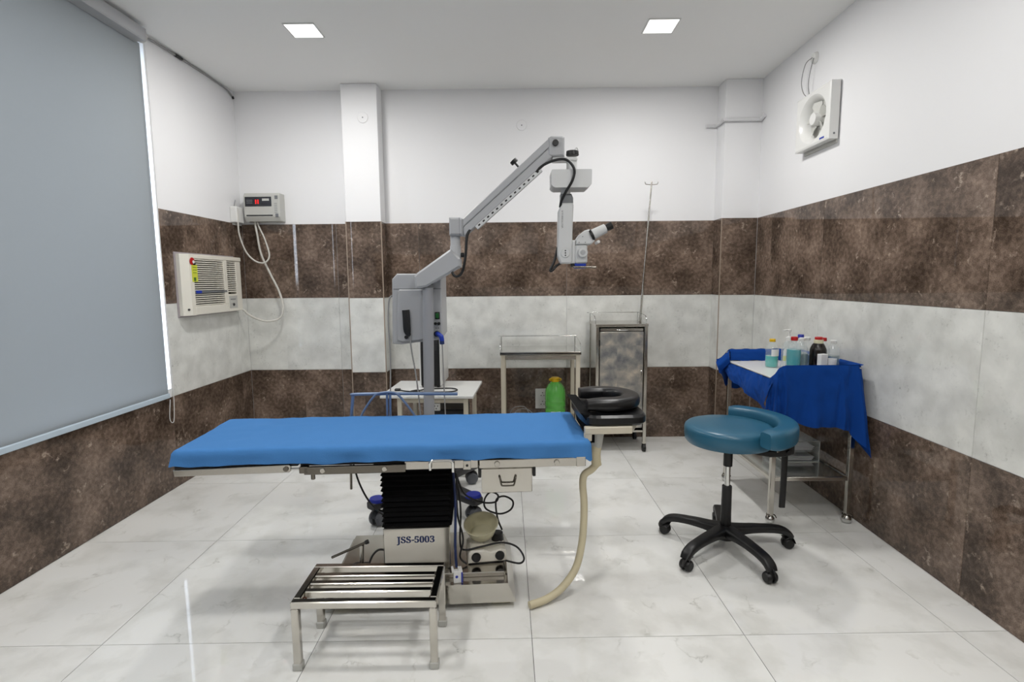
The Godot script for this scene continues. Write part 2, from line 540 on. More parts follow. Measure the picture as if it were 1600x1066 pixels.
func room() -> void:
	# back wall, column and pier
	F = Transform3D()
	var w := struct("wall_back")
	box_part("plaster", Vector3(-2.4, 0, -0.2), Vector3(2.2, H, 0), M.paint, w, 0)
	dado(w, [-2.160, -1.394, -1.2637])
	dado(w, [-0.9874, -0.722, 0.485, 1.6785])
	var c := struct("wall_column")
	box_part("plaster", Vector3(-1.2637, 0, 0), Vector3(-0.9874, H, 0.1535), M.paint, c, 0.003)
	dado(c, [-1.2637, -0.9874], 0.1535)
	var save := F
	F = save * Transform3D(Basis(Vector3.UP, PI / 2), Vector3(-0.9874, 0, 0.1535))
	dado(c, [0.0, 0.1495])
	F = save * Transform3D(Basis(Vector3.UP, -PI / 2), Vector3(-1.2637, 0, 0.0))
	dado(c, [0.004, 0.1535])
	F = save
	for x in [-1.2637, -0.9874]:
		box_part("edge_strip", Vector3(x - 0.0045, 0, 0.1525), Vector3(x + 0.0045, 1.8, 0.158), M.tile_edge, c, 0.001)
	var p := struct("wall_pier")
	box_part("plaster", Vector3(1.6785, 0, 0), Vector3(2.1, H, 0.163), M.paint, p, 0.003)
	dado(p, [1.6785, 1.956], 0.163)
	F = save * Transform3D(Basis(Vector3.UP, -PI / 2), Vector3(1.6785, 0, 0.0))
	dado(p, [0.004, 0.163])
	F = save
	box_part("edge_strip", Vector3(1.6745, 0, 0.1625), Vector3(1.682, 1.8, 0.1675), M.tile_edge, p, 0.001)
	# right wall
	F = F_RIGHT
	w = struct("wall_right")
	box_part("plaster", Vector3(-0.2, 0, -0.2), Vector3(FRONT + 0.2, H, 0), M.paint, w, 0)
	dado(w, [0.168, 1.11, 2.31, 3.51, 4.71, FRONT - 0.005])
	# left wall with the window opening
	F = F_LEFT
	w = struct("wall_left")
	var o0 := -1.035
	var o1 := -4.55
	var st := S()
	bmm(st, Vector3(o0, 0, -0.2), Vector3(0.2, H, 0), 0)
	bmm(st, Vector3(o1, 0, -0.2), Vector3(o0, 0.655, 0), 0)
	bmm(st, Vector3(o1, 2.830, -0.2), Vector3(o0, H, 0), 0)
	bmm(st, Vector3(-FRONT - 0.2, 0, -0.2), Vector3(o1, H, 0), 0)
	part("plaster", st, M.paint, w)
	dado(w, [-1.035, -0.15, -0.005])
	dado(w, [-FRONT + 0.005, -4.95, -3.75, -2.55, -1.35, -1.035], 0.0, [0])
	dado(w, [-FRONT + 0.005, -4.55], 0.0, [1, 2])
	box_part("jamb_edge", Vector3(o0 - 0.003, 0.655, -0.19), Vector3(o0 + 0.008, 2.830, 0.0055), M.paint, w, 0.001)
	var win := struct("window_1")
	for a in [[o0 - 0.04, o0], [o1, o1 + 0.04], [-2.25, -2.21], [-3.42, -3.38]]:
		box_part("mullion", Vector3(a[0], 0.655, -0.19), Vector3(a[1], 2.830, -0.15), M.grey_plastic, win)
	for a in [[0.655, 0.695], [2.790, 2.830]]:
		box_part("rail", Vector3(o1 + 0.04, a[0], -0.19), Vector3(o0 - 0.04, a[1], -0.15), M.grey_plastic, win)
	for a in [[-2.21, o0 - 0.04], [-3.38, -2.25], [o1 + 0.04, -3.42]]:
		box_part("pane", Vector3(a[0], 0.695, -0.172), Vector3(a[1], 2.790, -0.168), M.pane, win, 0)
	# wall behind the camera
	F = Transform3D(Basis(Vector3.UP, PI), Vector3(0, 0, FRONT))
	w = struct("wall_front")
	box_part("plaster", Vector3(-2.2, 0, -0.2), Vector3(2.5, H, 0), M.paint, w, 0)
	dado(w, [-1.85, -0.65, 0.55, 1.75, 2.2])
	# ceiling
	F = Transform3D()
	var ce := struct("ceiling")
	box_part("slab", Vector3(-2.6, H, -0.2), Vector3(2.3, H + 0.2, FRONT + 0.2), M.ceiling_paint, ce, 0)
	# floor of 0.8 m polished tiles
	var fl := struct("floor")
	box_part("screed", Vector3(-2.5, -0.2, -0.2), Vector3(2.3, -0.0015, FRONT + 0.2), M.grout, fl, 0)
	var hall := PackedVector2Array([Vector2(-2.160, 0.002), Vector2(1.960, 0.002), Vector2(1.9629 - 0.0193 * FRONT, FRONT), Vector2(-2.1621 - 0.0097 * FRONT, FRONT)])
	var ag := -0.0168
	var n := 0
	for i in range(-1, 6):
		for j in range(-2, 7):
			var cr := []
			for d in [[0, 0], [1, 0], [1, 1], [0, 1]]:
				var gx: float = 0.8 * (i + d[0]) + (0.0011 if d[0] == 0 else -0.0011)
				var gz: float = 0.8 * (j + d[1]) + (0.0011 if d[1] == 0 else -0.0011)
				cr.append(Vector2(-1.5216 + gx - ag * (gz + 0.4664), 0.9664 + gz + ag * (gx - 1.5216)))
			var cut := Geometry2D.intersect_polygons(PackedVector2Array(cr), hall)
			n += 1
			if cut.is_empty():
				continue
			st = S()
			var poly := cut[0]
			var o: Vector2 = cr[0]
			var top := []
			var uv := []
			var mid := Vector2.ZERO
			for v in poly:
				mid += v / poly.size()
			for v in poly:
				top.append(Vector3(v.x, 0, v.y))
				var q: Vector2 = (v - o) / 0.8
				match n % 4:
					1: q = Vector2(-q.y, q.x)
					2: q = -q
					3: q = Vector2(q.y, -q.x)
				uv.append(q)
			face(st, top, Vector3.UP, FLAT, uv)
			for k in top.size():
				var k1: int = (k + 1) % top.size()
				var dn := Vector3(0, -0.0014, 0)
				var e: Vector3 = (top[k] + top[k1]) * 0.5 - Vector3(mid.x, 0, mid.y)
				face(st, [top[k], top[k1], top[k1] + dn, top[k] + dn], e, FLAT, [uv[k], uv[k1], uv[k1], uv[k]])
			part("tile", st, M.floor[(n + n / 4) % 2], fl)

func ceiling_lights() -> void:
	F = Transform3D()
	for a in [[-1.195, 1.03, "square recessed LED panel in the ceiling above the air conditioner side", 1.8], [0.944, 1.035, "square recessed LED panel in the ceiling near the exhaust fan", 1.8], [0.91, 2.67, "square LED ceiling panel over the saddle stool", 1.2], [-1.20, 2.67, "square LED ceiling panel over the foot end of the table", 1.2], [0.90, 4.31, "square LED ceiling panel at the entrance end on the fan side", 2.1], [-1.20, 4.31, "square LED ceiling panel at the entrance end on the window side", 2.1]]:
		var c := Vector3(a[0], H, a[1])
		var t := thing("ceiling_light", a[2], "ceiling light", c, "recessed LED panels")
		var st := S()
		for s in [[-1, 0], [1, 0], [0, -1], [0, 1]]:
			var sx: float = 0.008 if s[0] else 0.188
			var sz: float = 0.008 if s[1] else 0.172
			bx(st, c + Vector3(s[0] * 0.090, -0.003, s[1] * 0.090), Vector3(sx, 0.006, sz), 0.001)
		part("frame", st, M.white_gloss, t)
		box_part("diffuser", c + Vector3(-0.086, -0.004, -0.086), c + Vector3(0.086, -0.001, 0.086), M.diffuser, t, 0)
		var l := AreaLight3D.new()
		l.name = "panel_light"
		l.area_size = Vector2(0.17, 0.17)
		l.light_color = Color(1.0, 0.992, 0.98)
		l.light_energy = a[3]
		l.shadow_enabled = true
		l.area_range = 12.0
		t.add_child(l)
		l.rotation_degrees = Vector3(-90, 0, 0)
		l.position = Vector3(0, -0.008, 0)


func blind() -> void:
	F = F_LEFT
	var t: Node3D
	for a in [[-1.085, -2.222, "grey roller blind drawn down nearest the air conditioner"], [-2.240, -3.33, "grey roller blind drawn down in the middle of the window wall"], [-3.35, -4.60, "grey roller blind drawn down at the entrance end of the window wall"]]:
		var b := thing("roller_blind", a[2], "blind", Vector3((a[0] + a[1]) * 0.5, 0.604, 0.016), "window blinds")
		if a[0] > -2.0:
			t = b
		var st := S()
		var rows := []
		for i in 13:
			var r := []
			var y := lerpf(0.63, 2.75, i / 12.0)
			for j in 13:
				r.append(Vector3(lerpf(a[0], a[1], j / 12.0), y, 0.014 + 0.0012 * sin(j * 1.3 + i * 0.2)))
			rows.append(r)
		sheet(st, rows, Vector3.BACK)
		part("fabric", st, M.blind_fabric, b)
		box_part("cassette", Vector3(a[1], 2.741, 0.006), Vector3(a[0] - 0.035, 2.815, 0.088), M.scope_grey, b, 0.006)
		box_part("bottom_rail", Vector3(a[1], 0.604, 0.0065), Vector3(a[0], 0.634, 0.0265), M.pale_blue_rail, b, 0.003)
	cyl_part("end_bracket", Vector3(-1.122, 2.775, 0.048), Vector3(-1.104, 2.775, 0.048), 0.034, M.grey_plastic, t)
	var ch := []
	for i in 13:
		ch.append(Vector3(-1.10 + 0.004 * sin(i * 0.7), lerpf(2.75, 0.60, i / 12.0), 0.055))
	for a in [Vector3(-1.112, 0.48, 0.057), Vector3(-1.135, 0.455, 0.06), Vector3(-1.158, 0.49, 0.06)]:
		ch.append(a)
	ch.append(Vector3(-1.137, 0.605, 0.058))
	tube_part("pull_cord", ch, 0.0022, M.white_paper, t, 4, 6)
	# cable along the corner of wall and ceiling
	var c := thing("ceiling_cable", "thin grey cable clipped along the top of the window wall", "cable", Vector3(-0.7, 2.80, 0.01))
	tube_part("sheath", [Vector3(-1.10, 2.81, 0.012), Vector3(-0.75, 2.822, 0.01), Vector3(-0.3, 2.822, 0.009), Vector3(-0.12, 2.815, 0.009), Vector3(-0.06, 2.80, 0.009), Vector3(-0.03, 2.785, 0.009)], 0.006, M.cable_grey, c)
	cyl_part("connector", Vector3(-0.735, 2.8215, 0.011), Vector3(-0.665, 2.8225, 0.010), 0.010, M.cable_black, c)
	cyl_part("end_plug", Vector3(-0.036, 2.790, 0.010), Vector3(-0.022, 2.775, 0.010), 0.008, M.cable_black, c)

# ---------------------------------------------------------------- things on the walls
func air_conditioner() -> void:
	F = F_LEFT * Transform3D(Basis(), Vector3(0.085, 0, -0.05))
	var t := thing("air_conditioner", "white window air conditioner with louvred front set into the tiles", "air conditioner", Vector3(-0.645, 1.11, 0.0))
	var x0 := -0.985
	var x1 := -0.278
	var y0 := 1.115
	var y1 := 1.525
	box_part("case", Vector3(x0 - 0.012, y0 - 0.012, 0.05), Vector3(x1 + 0.012, y1 + 0.012, 0.062), M.ac_case, t, 0.004)
	# front bezel with two openings
	var st := S()
	var gl := [x0 + 0.085, x0 + 0.455]     # wide grille
	var gr := [x0 + 0.500, x0 + 0.632]     # narrow grille
	var gb := y0 + 0.060
	var gt := y1 - 0.030
	var pr := [Vector2(x0, 0.06), Vector2(x0, 0.085), Vector2(x0 + 0.05, 0.118), Vector2(gl[0], 0.122), Vector2(gl[0], 0.06)]
	var up := Transform3D(Basis(Vector3.RIGHT, Vector3.BACK, Vector3.DOWN), Vector3(0, y0, 0))
	var pro := []
	for q in pr:
		pro.append(Vector2(q.x, q.y))
	prism(st, pro, 0, -(y1 - y0), up, 0)
	bmm(st, Vector3(gl[0], gt, 0.06), Vector3(x1, y1, 0.122), 0.004)
	bmm(st, Vector3(gl[0], y0, 0.06), Vector3(gr[0], gb, 0.122), 0.004)
	bmm(st, Vector3(gl[1], gb, 0.06), Vector3(gr[0], gt, 0.122), 0.002)
	bmm(st, Vector3(gr[1], y0, 0.06), Vector3(x1, gt, 0.116), 0.004)
	bmm(st, Vector3(gr[0], y0, 0.06), Vector3(gr[1], y0 + 0.130, 0.120), 0.003)
	part("bezel", st, M.cream_plastic, t)
	box_part("grille_shade_back", Vector3(gl[0], y0 + 0.05, 0.062), Vector3(x1 - 0.01, y1 - 0.02, 0.066), M.grille_shade, t, 0)  # plain backing sheet, coloured as the shade seen between the louvres
	var n := 22
	for i in n:
		var y := lerpf(gb + 0.006, gt - 0.006, i / (n - 1.0))
		if absf(y - (gb + 0.095)) < 0.008:
			continue
		st = S()
		bx(st, Vector3((gl[0] + gl[1]) * 0.5, y, 0.108), Vector3(gl[1] - gl[0], 0.0075, 0.022), 0.003)
		part("louvre", st, M.cream_plastic, t)
	box_part("brand_strip", Vector3(gl[0], gb + 0.088, 0.10), Vector3(gl[1] + 0.025, gb + 0.102, 0.1245), M.scope_dark, t, 0.001)
	box_part("brand_badge", Vector3(gl[0] + 0.008, gb + 0.086, 0.12), Vector3(gl[0] + 0.072, gb + 0.106, 0.1262), M.blue_plug, t, 0.001)
	n = 15
	for i in n:
		var y := lerpf(y0 + 0.150, gt - 0.008, i / (n - 1.0))
		st = S()
		bx(st, Vector3((gr[0] + gr[1]) * 0.5, y, 0.106), Vector3(gr[1] - gr[0], 0.0085, 0.02), 0.003)
		part("louvre", st, M.cream_plastic, t)
	var cp := box_part("control_panel", Vector3(gr[0] + 0.008, y0 + 0.025, 0.118), Vector3(gr[1] - 0.012, y0 + 0.118, 0.1225), M.grey_plastic, t, 0.001)
	cyl_part("knob", Vector3(gr[0] + 0.06, y0 + 0.052, 0.120), Vector3(gr[0] + 0.06, y0 + 0.052, 0.130), 0.010, M.leg_dark, cp)
	for k in 4:
		box_part("button", Vector3(gr[0] + 0.026 + k * 0.018, y0 + 0.088, 0.121), Vector3(gr[0] + 0.038 + k * 0.018, y0 + 0.096, 0.1245), M.scope_dark, cp, 0.001)
	# energy label: round star seal over a yellow sheet
	box_part("energy_label", Vector3(gl[0] - 0.018, y1 - 0.185, 0.118), Vector3(gl[0] + 0.042, y1 - 0.072, 0.1232), M.yellow_label, t, 0)
	box_part("label_block", Vector3(gl[0] - 0.004, y1 - 0.180, 0.1225), Vector3(gl[0] + 0.020, y1 - 0.155, 0.1238), M.green_label, t, 0)
	for k in 3:
		box_part("label_line", Vector3(gl[0] - 0.010, y1 - 0.090 - k * 0.018, 0.1225), Vector3(gl[0] + 0.032, y1 - 0.086 - k * 0.018, 0.1237), M.green_label, t, 0)
	cyl_part("star_seal", Vector3(gl[0] - 0.008, y1 - 0.048, 0.119), Vector3(gl[0] - 0.008, y1 - 0.048, 0.1237), 0.026, M.red_plastic, t)
	st = S()
	cyl(st, Vector3(gl[0] + 0.004, y1 - 0.052, 0.120), Vector3(gl[0] + 0.004, y1 - 0.052, 0.1244), 0.012)
	part("seal_centre", st, M.white_paper, t)
	box_part("seal_base", Vector3(gl[0] - 0.004, y1 - 0.073, 0.120), Vector3(gl[0] + 0.024, y1 - 0.060, 0.1242), M.black_plastic, t, 0)
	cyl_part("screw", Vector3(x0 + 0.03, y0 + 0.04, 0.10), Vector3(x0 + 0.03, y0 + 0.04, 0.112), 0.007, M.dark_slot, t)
	# stabiliser
	F = Transform3D()
	var s := thing("voltage_stabiliser", "grey wall mounted voltage stabiliser with dark display panel", "stabiliser", Vector3(-1.93, 1.81, 0.0))
	var a := Vector3(-2.085, 1.815, 0.0)
	var b := Vector3(-1.80, 2.035, 0.105)
	var pl := [Vector2(a.z, a.y), Vector2(0.085, a.y), Vector2(b.z, a.y + 0.035), Vector2(b.z, b.y - 0.02), Vector2(0.09, b.y), Vector2(a.z, b.y)]
	st = S()
	prism(st, pl, a.x, b.x, Transform3D(Basis(Vector3.BACK, Vector3.UP, Vector3.RIGHT), Vector3.ZERO), 0.004)
	part("case", st, M.grey_plastic, s)
	var fz := b.z
	var d := box_part("display_panel", Vector3(a.x + 0.012, b.y - 0.105, fz - 0.003), Vector3(a.x + 0.222, b.y - 0.030, fz + 0.0015), M.display, s, 0.001)
	for k in 2:
		box_part("digit", Vector3(a.x + 0.094 + k * 0.018, b.y - 0.085, fz + 0.001), Vector3(a.x + 0.104 + k * 0.018, b.y - 0.052, fz + 0.0025), M.red_digit, d, 0)
	box_part("display_window", Vector3(a.x + 0.150, b.y - 0.062, fz + 0.001), Vector3(a.x + 0.205, b.y - 0.044, fz + 0.0022), M.grey_plastic, d, 0)
	for k in 3:
		box_part("printed_line", Vector3(a.x + 0.024, b.y - 0.058 - k * 0.012, fz + 0.001), Vector3(a.x + 0.072, b.y - 0.053 - k * 0.012, fz + 0.002), M.scope_dark, d, 0)
	box_part("slot_strip", Vector3(a.x + 0.018, a.y + 0.040, fz - 0.003), Vector3(a.x + 0.228, a.y + 0.050, fz + 0.0015), M.leg_dark, s, 0)
	for k in 6:
		box_part("vent", Vector3(b.x - 0.042, b.y - 0.085 - k * 0.014, fz - 0.002), Vector3(b.x - 0.018, b.y - 0.081 - k * 0.014, fz + 0.001), M.scope_dark, s, 0)
	for y in [b.y - 0.035, a.y + 0.045]:
		box_part("corner_clip", Vector3(b.x - 0.036, y - 0.014, fz - 0.002), Vector3(b.x - 0.012, y + 0.014, fz + 0.002), M.scope_dark, s, 0.001)
	# switch box beside the corner, on the window wall
	F = F_LEFT
	var q := thing("switch_box", "small white switch box on the window wall beside the stabiliser", "switch", Vector3(-0.115, 1.80, 0.0))
	box_part("case", Vector3(-0.175, 1.80, 0.0), Vector3(-0.065, 1.925, 0.055), M.white_gloss, q, 0.006)
	box_part("rocker", Vector3(-0.0655, 1.84, 0.018), Vector3(-0.060, 1.90, 0.045), M.blue_plug, q, 0.002)
	box_part("mounting_plate", Vector3(-0.150, 1.785, 0.0), Vector3(-0.035, 1.90, 0.018), M.white_gloss, q, 0.003)
	tube_part("wire_tail", [Vector3(-0.16, 1.92, 0.03), Vector3(-0.135, 1.955, 0.025), Vector3(-0.105, 1.975, 0.015), Vector3(-0.09, 1.982, 0.006)], 0.003, M.cable_grey, q)
	F = Transform3D()
	tube_part("cord", [Vector3(-2.115, 1.92, 0.155), Vector3(-2.108, 1.80, 0.165), Vector3(-2.105, 1.70, 0.16), Vector3(-2.07, 1.57, 0.14), Vector3(-2.01, 1.50, 0.12), Vector3(-1.945, 1.49, 0.10), Vector3(-1.915, 1.55, 0.08), Vector3(-1.955, 1.68, 0.06), Vector3(-2.00, 1.78, 0.05), Vector3(-2.01, 1.82, 0.05)], 0.0065, M.cable_white, q)
	tube_part("cord", [Vector3(-2.03, 1.83, 0.055), Vector3(-2.02, 1.72, 0.045), Vector3(-2.0, 1.56, 0.04), Vector3(-1.93, 1.40, 0.05), Vector3(-1.86, 1.25, 0.06), Vector3(-1.83, 1.12, 0.075), Vector3(-1.86, 1.04, 0.09), Vector3(-1.95, 1.02, 0.13), Vector3(-2.05, 1.06, 0.155), Vector3(-2.11, 1.12, 0.175), Vector3(-2.135, 1.16, 0.19)], 0.0085, M.cable_white, s)

func exhaust_fan() -> void:
	F = F_RIGHT
	var cx := 1.02
	var cy := 2.295
	var hw := 0.195
	var hh := 0.163
	var t := thing("exhaust_fan", "square white plastic exhaust fan on the upper side wall", "exhaust fan", Vector3(cx, cy - hh, 0.0))
	var st := S()
	# frame: a square plate with a round dished opening
	var n := 48
	var fz := 0.062
	var out := []
	var r0 := 0.140
	for k in n:
		var a := TAU * k / n
		var d := Vector2(cos(a), sin(a))
		var m := maxf(absf(d.x), absf(d.y))
		out.append([Vector3(cx + d.x / m * hw, cy + d.y / m * hh, fz - 0.004), Vector3(cx + d.x / m * (hw - 0.01), cy + d.y / m * (hh - 0.01), fz), Vector3(cx + d.x * r0 * 1.12, cy + d.y * r0, fz), Vector3(cx + d.x * (r0 - 0.014) * 1.12, cy + d.y * (r0 - 0.014), fz - 0.010), Vector3(cx + d.x * (r0 - 0.028) * 1.1, cy + d.y * (r0 - 0.028), fz - 0.032), Vector3(cx + d.x * (r0 - 0.036) * 1.05, cy + d.y * (r0 - 0.036), fz - 0.056)])
	sgroup += 1
	var g := sgroup
	for k in n:
		var k1 := (k + 1) % n
		for l in 5:
			var q := [out[k][l], out[k1][l], out[k1][l + 1], out[k][l + 1]]
			var o := Vector3(0, 0, 1)
			if l > 1:
				o = Vector3(cx, cy, fz + 0.05) - (q[0] + q[2]) * 0.5
			face(st, q, o, g if l > 1 else FLAT)
		var e0: Vector3 = out[k][0]
		var e1: Vector3 = out[k1][0]
		face(st, [e0, e1, Vector3(e1.x, e1.y, 0.006), Vector3(e0.x, e0.y, 0.006)], (e0 + e1) * 0.5 - Vector3(cx, cy, fz))
	part("frame", st, M.white_gloss, t)
	box_part("back_plate", Vector3(cx - hw + 0.02, cy - hh - 0.022, 0), Vector3(cx + hw - 0.01, cy + hh - 0.01, 0.010), M.grey_plastic, t, 0.002)
	cyl_part("motor_hub", Vector3(cx, cy, 0.01), Vector3(cx, cy, 0.058), 0.040, M.white_gloss, t, 0.036, 28)
	for k in 5:
		st = S()
		var a := TAU * k / 5.0 + 0.4
		var fr := Transform3D(Basis(Vector3(0, 0, 1), a) * Basis(Vector3(1, 0, 0), 0.45), Vector3(cx, cy, 0.028))
		prism(st, [Vector2(0.034, -0.012), Vector2(0.085, -0.036), Vector2(0.10, -0.030), Vector2(0.103, 0.022), Vector2(0.08, 0.034), Vector2(0.034, 0.014)], -0.001, 0.001, fr, 0)
		part("blade", st, M.grey_plastic, t)
	box_part("badge", Vector3(cx + 0.10, cy - hh + 0.016, fz - 0.001), Vector3(cx + 0.15, cy - hh + 0.026, fz + 0.001), M.blue_plug, t, 0)
	cyl_part("screw", Vector3(cx + hw - 0.001, cy - hh + 0.03, 0.03), Vector3(cx + hw + 0.002, cy - hh + 0.03, 0.03), 0.006, M.scope_dark, t)
	var c := thing("cable_rose", "round white cable outlet on the wall above the exhaust fan", "cable outlet", Vector3(0.91, 2.66, 0.0))
	cyl_part("cover", Vector3(0.91, 2.692, 0), Vector3(0.91, 2.692, 0.018), 0.036, M.white_gloss, c, 0.030)
	for d in [Vector2(-0.010, 0.004), Vector2(0.010, -0.006)]:
		cyl_part("hole", Vector3(0.91 + d.x, 2.692 + d.y, 0.015), Vector3(0.91 + d.x, 2.692 + d.y, 0.019), 0.004, M.scope_dark, c)
	var w := thing("fan_wire", "thin grey wire looping from the cable outlet down to the fan", "wire", Vector3(0.90, 2.45, 0.02))
	for p in [[Vector3(0.90, 2.695, 0.02), Vector3(0.855, 2.675, 0.035), Vector3(0.825, 2.58, 0.04), Vector3(0.85, 2.50, 0.035), Vector3(0.895, 2.455, 0.02)], [Vector3(0.92, 2.685, 0.02), Vector3(0.905, 2.60, 0.03), Vector3(0.895, 2.53, 0.03), Vector3(0.90, 2.455, 0.02)]]:
		tube_part("strand", p, 0.0026, M.cable_grey, w)
	F = Transform3D()
	for a in [[Vector3(-1.099, 2.584, 0.1535), "round white blank cover on the narrow wall column"], [Vector3(0.124, 2.556, 0.0), "round white blank cover high on the wall behind the microscope arm"]]:
		var r := thing("junction_cover", a[1], "junction cover", a[0] - Vector3(0, 0.045, 0), "round blank covers")
		cyl_part("disc", a[0], a[0] + Vector3(0, 0, 0.006), 0.042, M.paint, r, 0.040, 28)
		cyl_part("screw", a[0] + Vector3(0, 0, 0.005), a[0] + Vector3(0, 0, 0.008), 0.005, M.scope_dark, r)
	var pp := thing("conduit_pipe", "white painted pipe running round the corner pier", "pipe", Vector3(1.80, 2.525, 0.17))
	tube_part("pipe", [Vector3(1.585, 2.532, 0.016), Vector3(1.655, 2.532, 0.016), Vector3(1.663, 2.532, 0.03), Vector3(1.663, 2.532, 0.165), Vector3(1.672, 2.532, 0.179), Vector3(1.93, 2.533, 0.179), Vector3(1.942, 2.535, 0.19), Vector3(1.944, 2.545, 0.24)], 0.014, M.pipe_paint, pp, 3, 10)
	var so := thing("wall_socket", "white twin socket plate low on the tiles beside the green bottle", "socket", Vector3(0.265, 0.255, 0.004))
	box_part("plate", Vector3(0.225, 0.255, 0.004), Vector3(0.318, 0.425, 0.014), M.white_gloss, so, 0.003)
	for y in [0.30, 0.375]:
		for d in [Vector2(0, 0.016), Vector2(-0.012, -0.008), Vector2(0.012, -0.008)]:
			cyl_part("socket_hole_shade", Vector3(0.285 + d.x, y + d.y, 0.012), Vector3(0.285 + d.x, y + d.y, 0.0146), 0.0045, M.dark_slot, so)  # solid dark disc, its colour stands for the shade in a pin hole

# ---------------------------------------------------------------- operating table and what belongs to it
var F_BED := Transform3D(Basis(Vector3.UP, 0.06), Vector3(-0.34, 0, 2.17))

func operating_table() -> void:
	F = F_BED
	var t := thing("operating_table", "stainless steel operating table with black bellows and JSS-5003 pedestal", "operating table", Vector3(0, 0, 0))
	# base: a tapered skirt with a raised plate
	var st := S()
	var lo := [Vector3(-0.405, 0.028, -0.235), Vector3(0.382, 0.028, -0.235), Vector3(0.382, 0.028, 0.232), Vector3(-0.405, 0.028, 0.232)]
	var hi := [Vector3(-0.372, 0.104, -0.205), Vector3(0.350, 0.104, -0.205), Vector3(0.350, 0.104, 0.222), Vector3(-0.372, 0.104, 0.222)]
	face(st, hi, Vector3.UP)
	face(st, lo, Vector3.DOWN)
	for i in 4:
		var j := (i + 1) % 4
		face(st, [lo[i], lo[j], hi[j], hi[i]], (lo[i] + lo[j]) * 0.5 - Vector3(0, 0.028, 0))
	var base := part("base", st, M.steel, t)
	box_part("base_plate", Vector3(-0.360, 0.103, -0.200), Vector3(0.338, 0.124, 0.168), M.steel, base, 0.003)
	for p in [Vector3(-0.33, 0, 0.18), Vector3(0.32, 0, 0.185), Vector3(-0.33, 0, -0.18), Vector3(0.32, 0, -0.18)]:
		cyl_part("wheel", p + Vector3(-0.04, 0.026, 0), p + Vector3(0.04, 0.026, 0), 0.026, M.ivory_plastic, base)
	# lifting column
	var ped := box_part("pedestal", Vector3(-0.166, 0.124, -0.13), Vector3(0.112, 0.310, 0.13), M.steel, t, 0.004)
	lettering("JSS-5003", Transform3D(Basis(), Vector3(-0.032, 0.2545, 0.1305)), 0.036, M.navy_ink, ped, true, true, 0.156)
	for d in [-0.0009, 0.0009]:
		lettering("JSS-5003", Transform3D(Basis(), Vector3(-0.032 + d, 0.2545, 0.1304)), 0.037, M.navy_ink, ped, true, true, 0.156)
	st = S()
	var n := 13
	var rings := []
	for i in range(2 * n + 1):
		var y := lerpf(0.310, 0.598, i / (2.0 * n))
		var g := (0.0 if i % 2 else -0.012) + 0.006 * y + 0.0015 * sin(i * 2.3)
		rings.append([Vector3(-0.166 - g, y, -0.13 - g), Vector3(0.116 + g * 1.4, y, -0.13 - g), Vector3(0.116 + g * 1.4, y, 0.134 + g), Vector3(-0.166 - g, y, 0.134 + g)])
	for i in range(2 * n):
		for k in 4:
			var k1 := (k + 1) % 4
			face(st, [rings[i][k], rings[i][k1], rings[i + 1][k1], rings[i + 1][k]], (rings[i][k] + rings[i][k1]) * 0.5 - Vector3(-0.025, rings[i][k].y, 0))
	part("bellows", st, M.bellows, t)
	box_part("top_frame", Vector3(-0.18, 0.594, -0.21), Vector3(0.24, 0.614, 0.21), M.steel_dark, t)
	# deck in three sections under the mattress
	for a in [[-0.925, -0.46], [-0.452, 0.232], [0.240, 0.660]]:
		box_part("deck_panel", Vector3(a[0], 0.626, -0.235), Vector3(a[1], 0.640, 0.235), M.leg_dark, t)
	for s in [1.0, -1.0]:
		st = S()
		prism(st, [Vector2(-0.918, 0.603), Vector2(-0.49, 0.607), Vector2(-0.484, 0.612), Vector2(-0.484, 0.632), Vector2(-0.49, 0.637), Vector2(-0.922, 0.627)], 0.236 * s, 0.252 * s)
		var rl := part("side_rail", st, M.steel, t)
		cyl_part("bolt", Vector3(-0.50, 0.622, 0.25 * s), Vector3(-0.50, 0.622, 0.257 * s), 0.010, M.steel_dark, rl)
		cyl_part("rail_link", Vector3(-0.484, 0.618, 0.244 * s), Vector3(-0.42, 0.618, 0.244 * s), 0.005, M.chrome, rl)
		st = S()
		bmm(st, Vector3(-0.448, 0.605, 0.240 * s), Vector3(-0.415, 0.631, 0.262 * s))
		bmm(st, Vector3(-0.430, 0.599, 0.244 * s), Vector3(-0.045, 0.629, 0.262 * s))
		rl = part("side_rail", st, M.steel_dark, t)
		for x in [-0.36, -0.125]:
			cyl_part("bolt", Vector3(x, 0.615, 0.26 * s), Vector3(x, 0.615, 0.266 * s), 0.010, M.steel, rl)
		rl = box_part("side_rail", Vector3(-0.05, 0.604, 0.232 * s), Vector3(0.236, 0.637, 0.250 * s), M.steel, t)
		box_part("clamp_block", Vector3(0.178, 0.602, 0.246 * s), Vector3(0.208, 0.638, 0.262 * s), M.steel, rl)
		cyl_part("bolt", Vector3(0.193, 0.620, 0.260 * s), Vector3(0.193, 0.620, 0.265 * s), 0.005, M.dark_slot, rl)
		rl = box_part("side_rail", Vector3(0.240, 0.603, 0.236 * s), Vector3(0.656, 0.636, 0.254 * s), M.steel, t)
		for x in [0.31, 0.545]:
			cyl_part("bolt", Vector3(x, 0.620, 0.252 * s), Vector3(x, 0.620, 0.260 * s), 0.011, M.steel, rl)
		box_part("end_block", Vector3(0.622, 0.602, 0.238 * s), Vector3(0.660, 0.640, 0.258 * s), M.steel, rl)
	tube_part("tilt_handle", [Vector3(0.050, 0.606, 0.262), Vector3(0.050, 0.632, 0.268), Vector3(0.055, 0.642, 0.270), Vector3(0.068, 0.645, 0.270), Vector3(0.120, 0.645, 0.270), Vector3(0.133, 0.642, 0.270), Vector3(0.138, 0.632, 0.268), Vector3(0.138, 0.596, 0.262)], 0.0055, M.chrome, t, 4, 10)
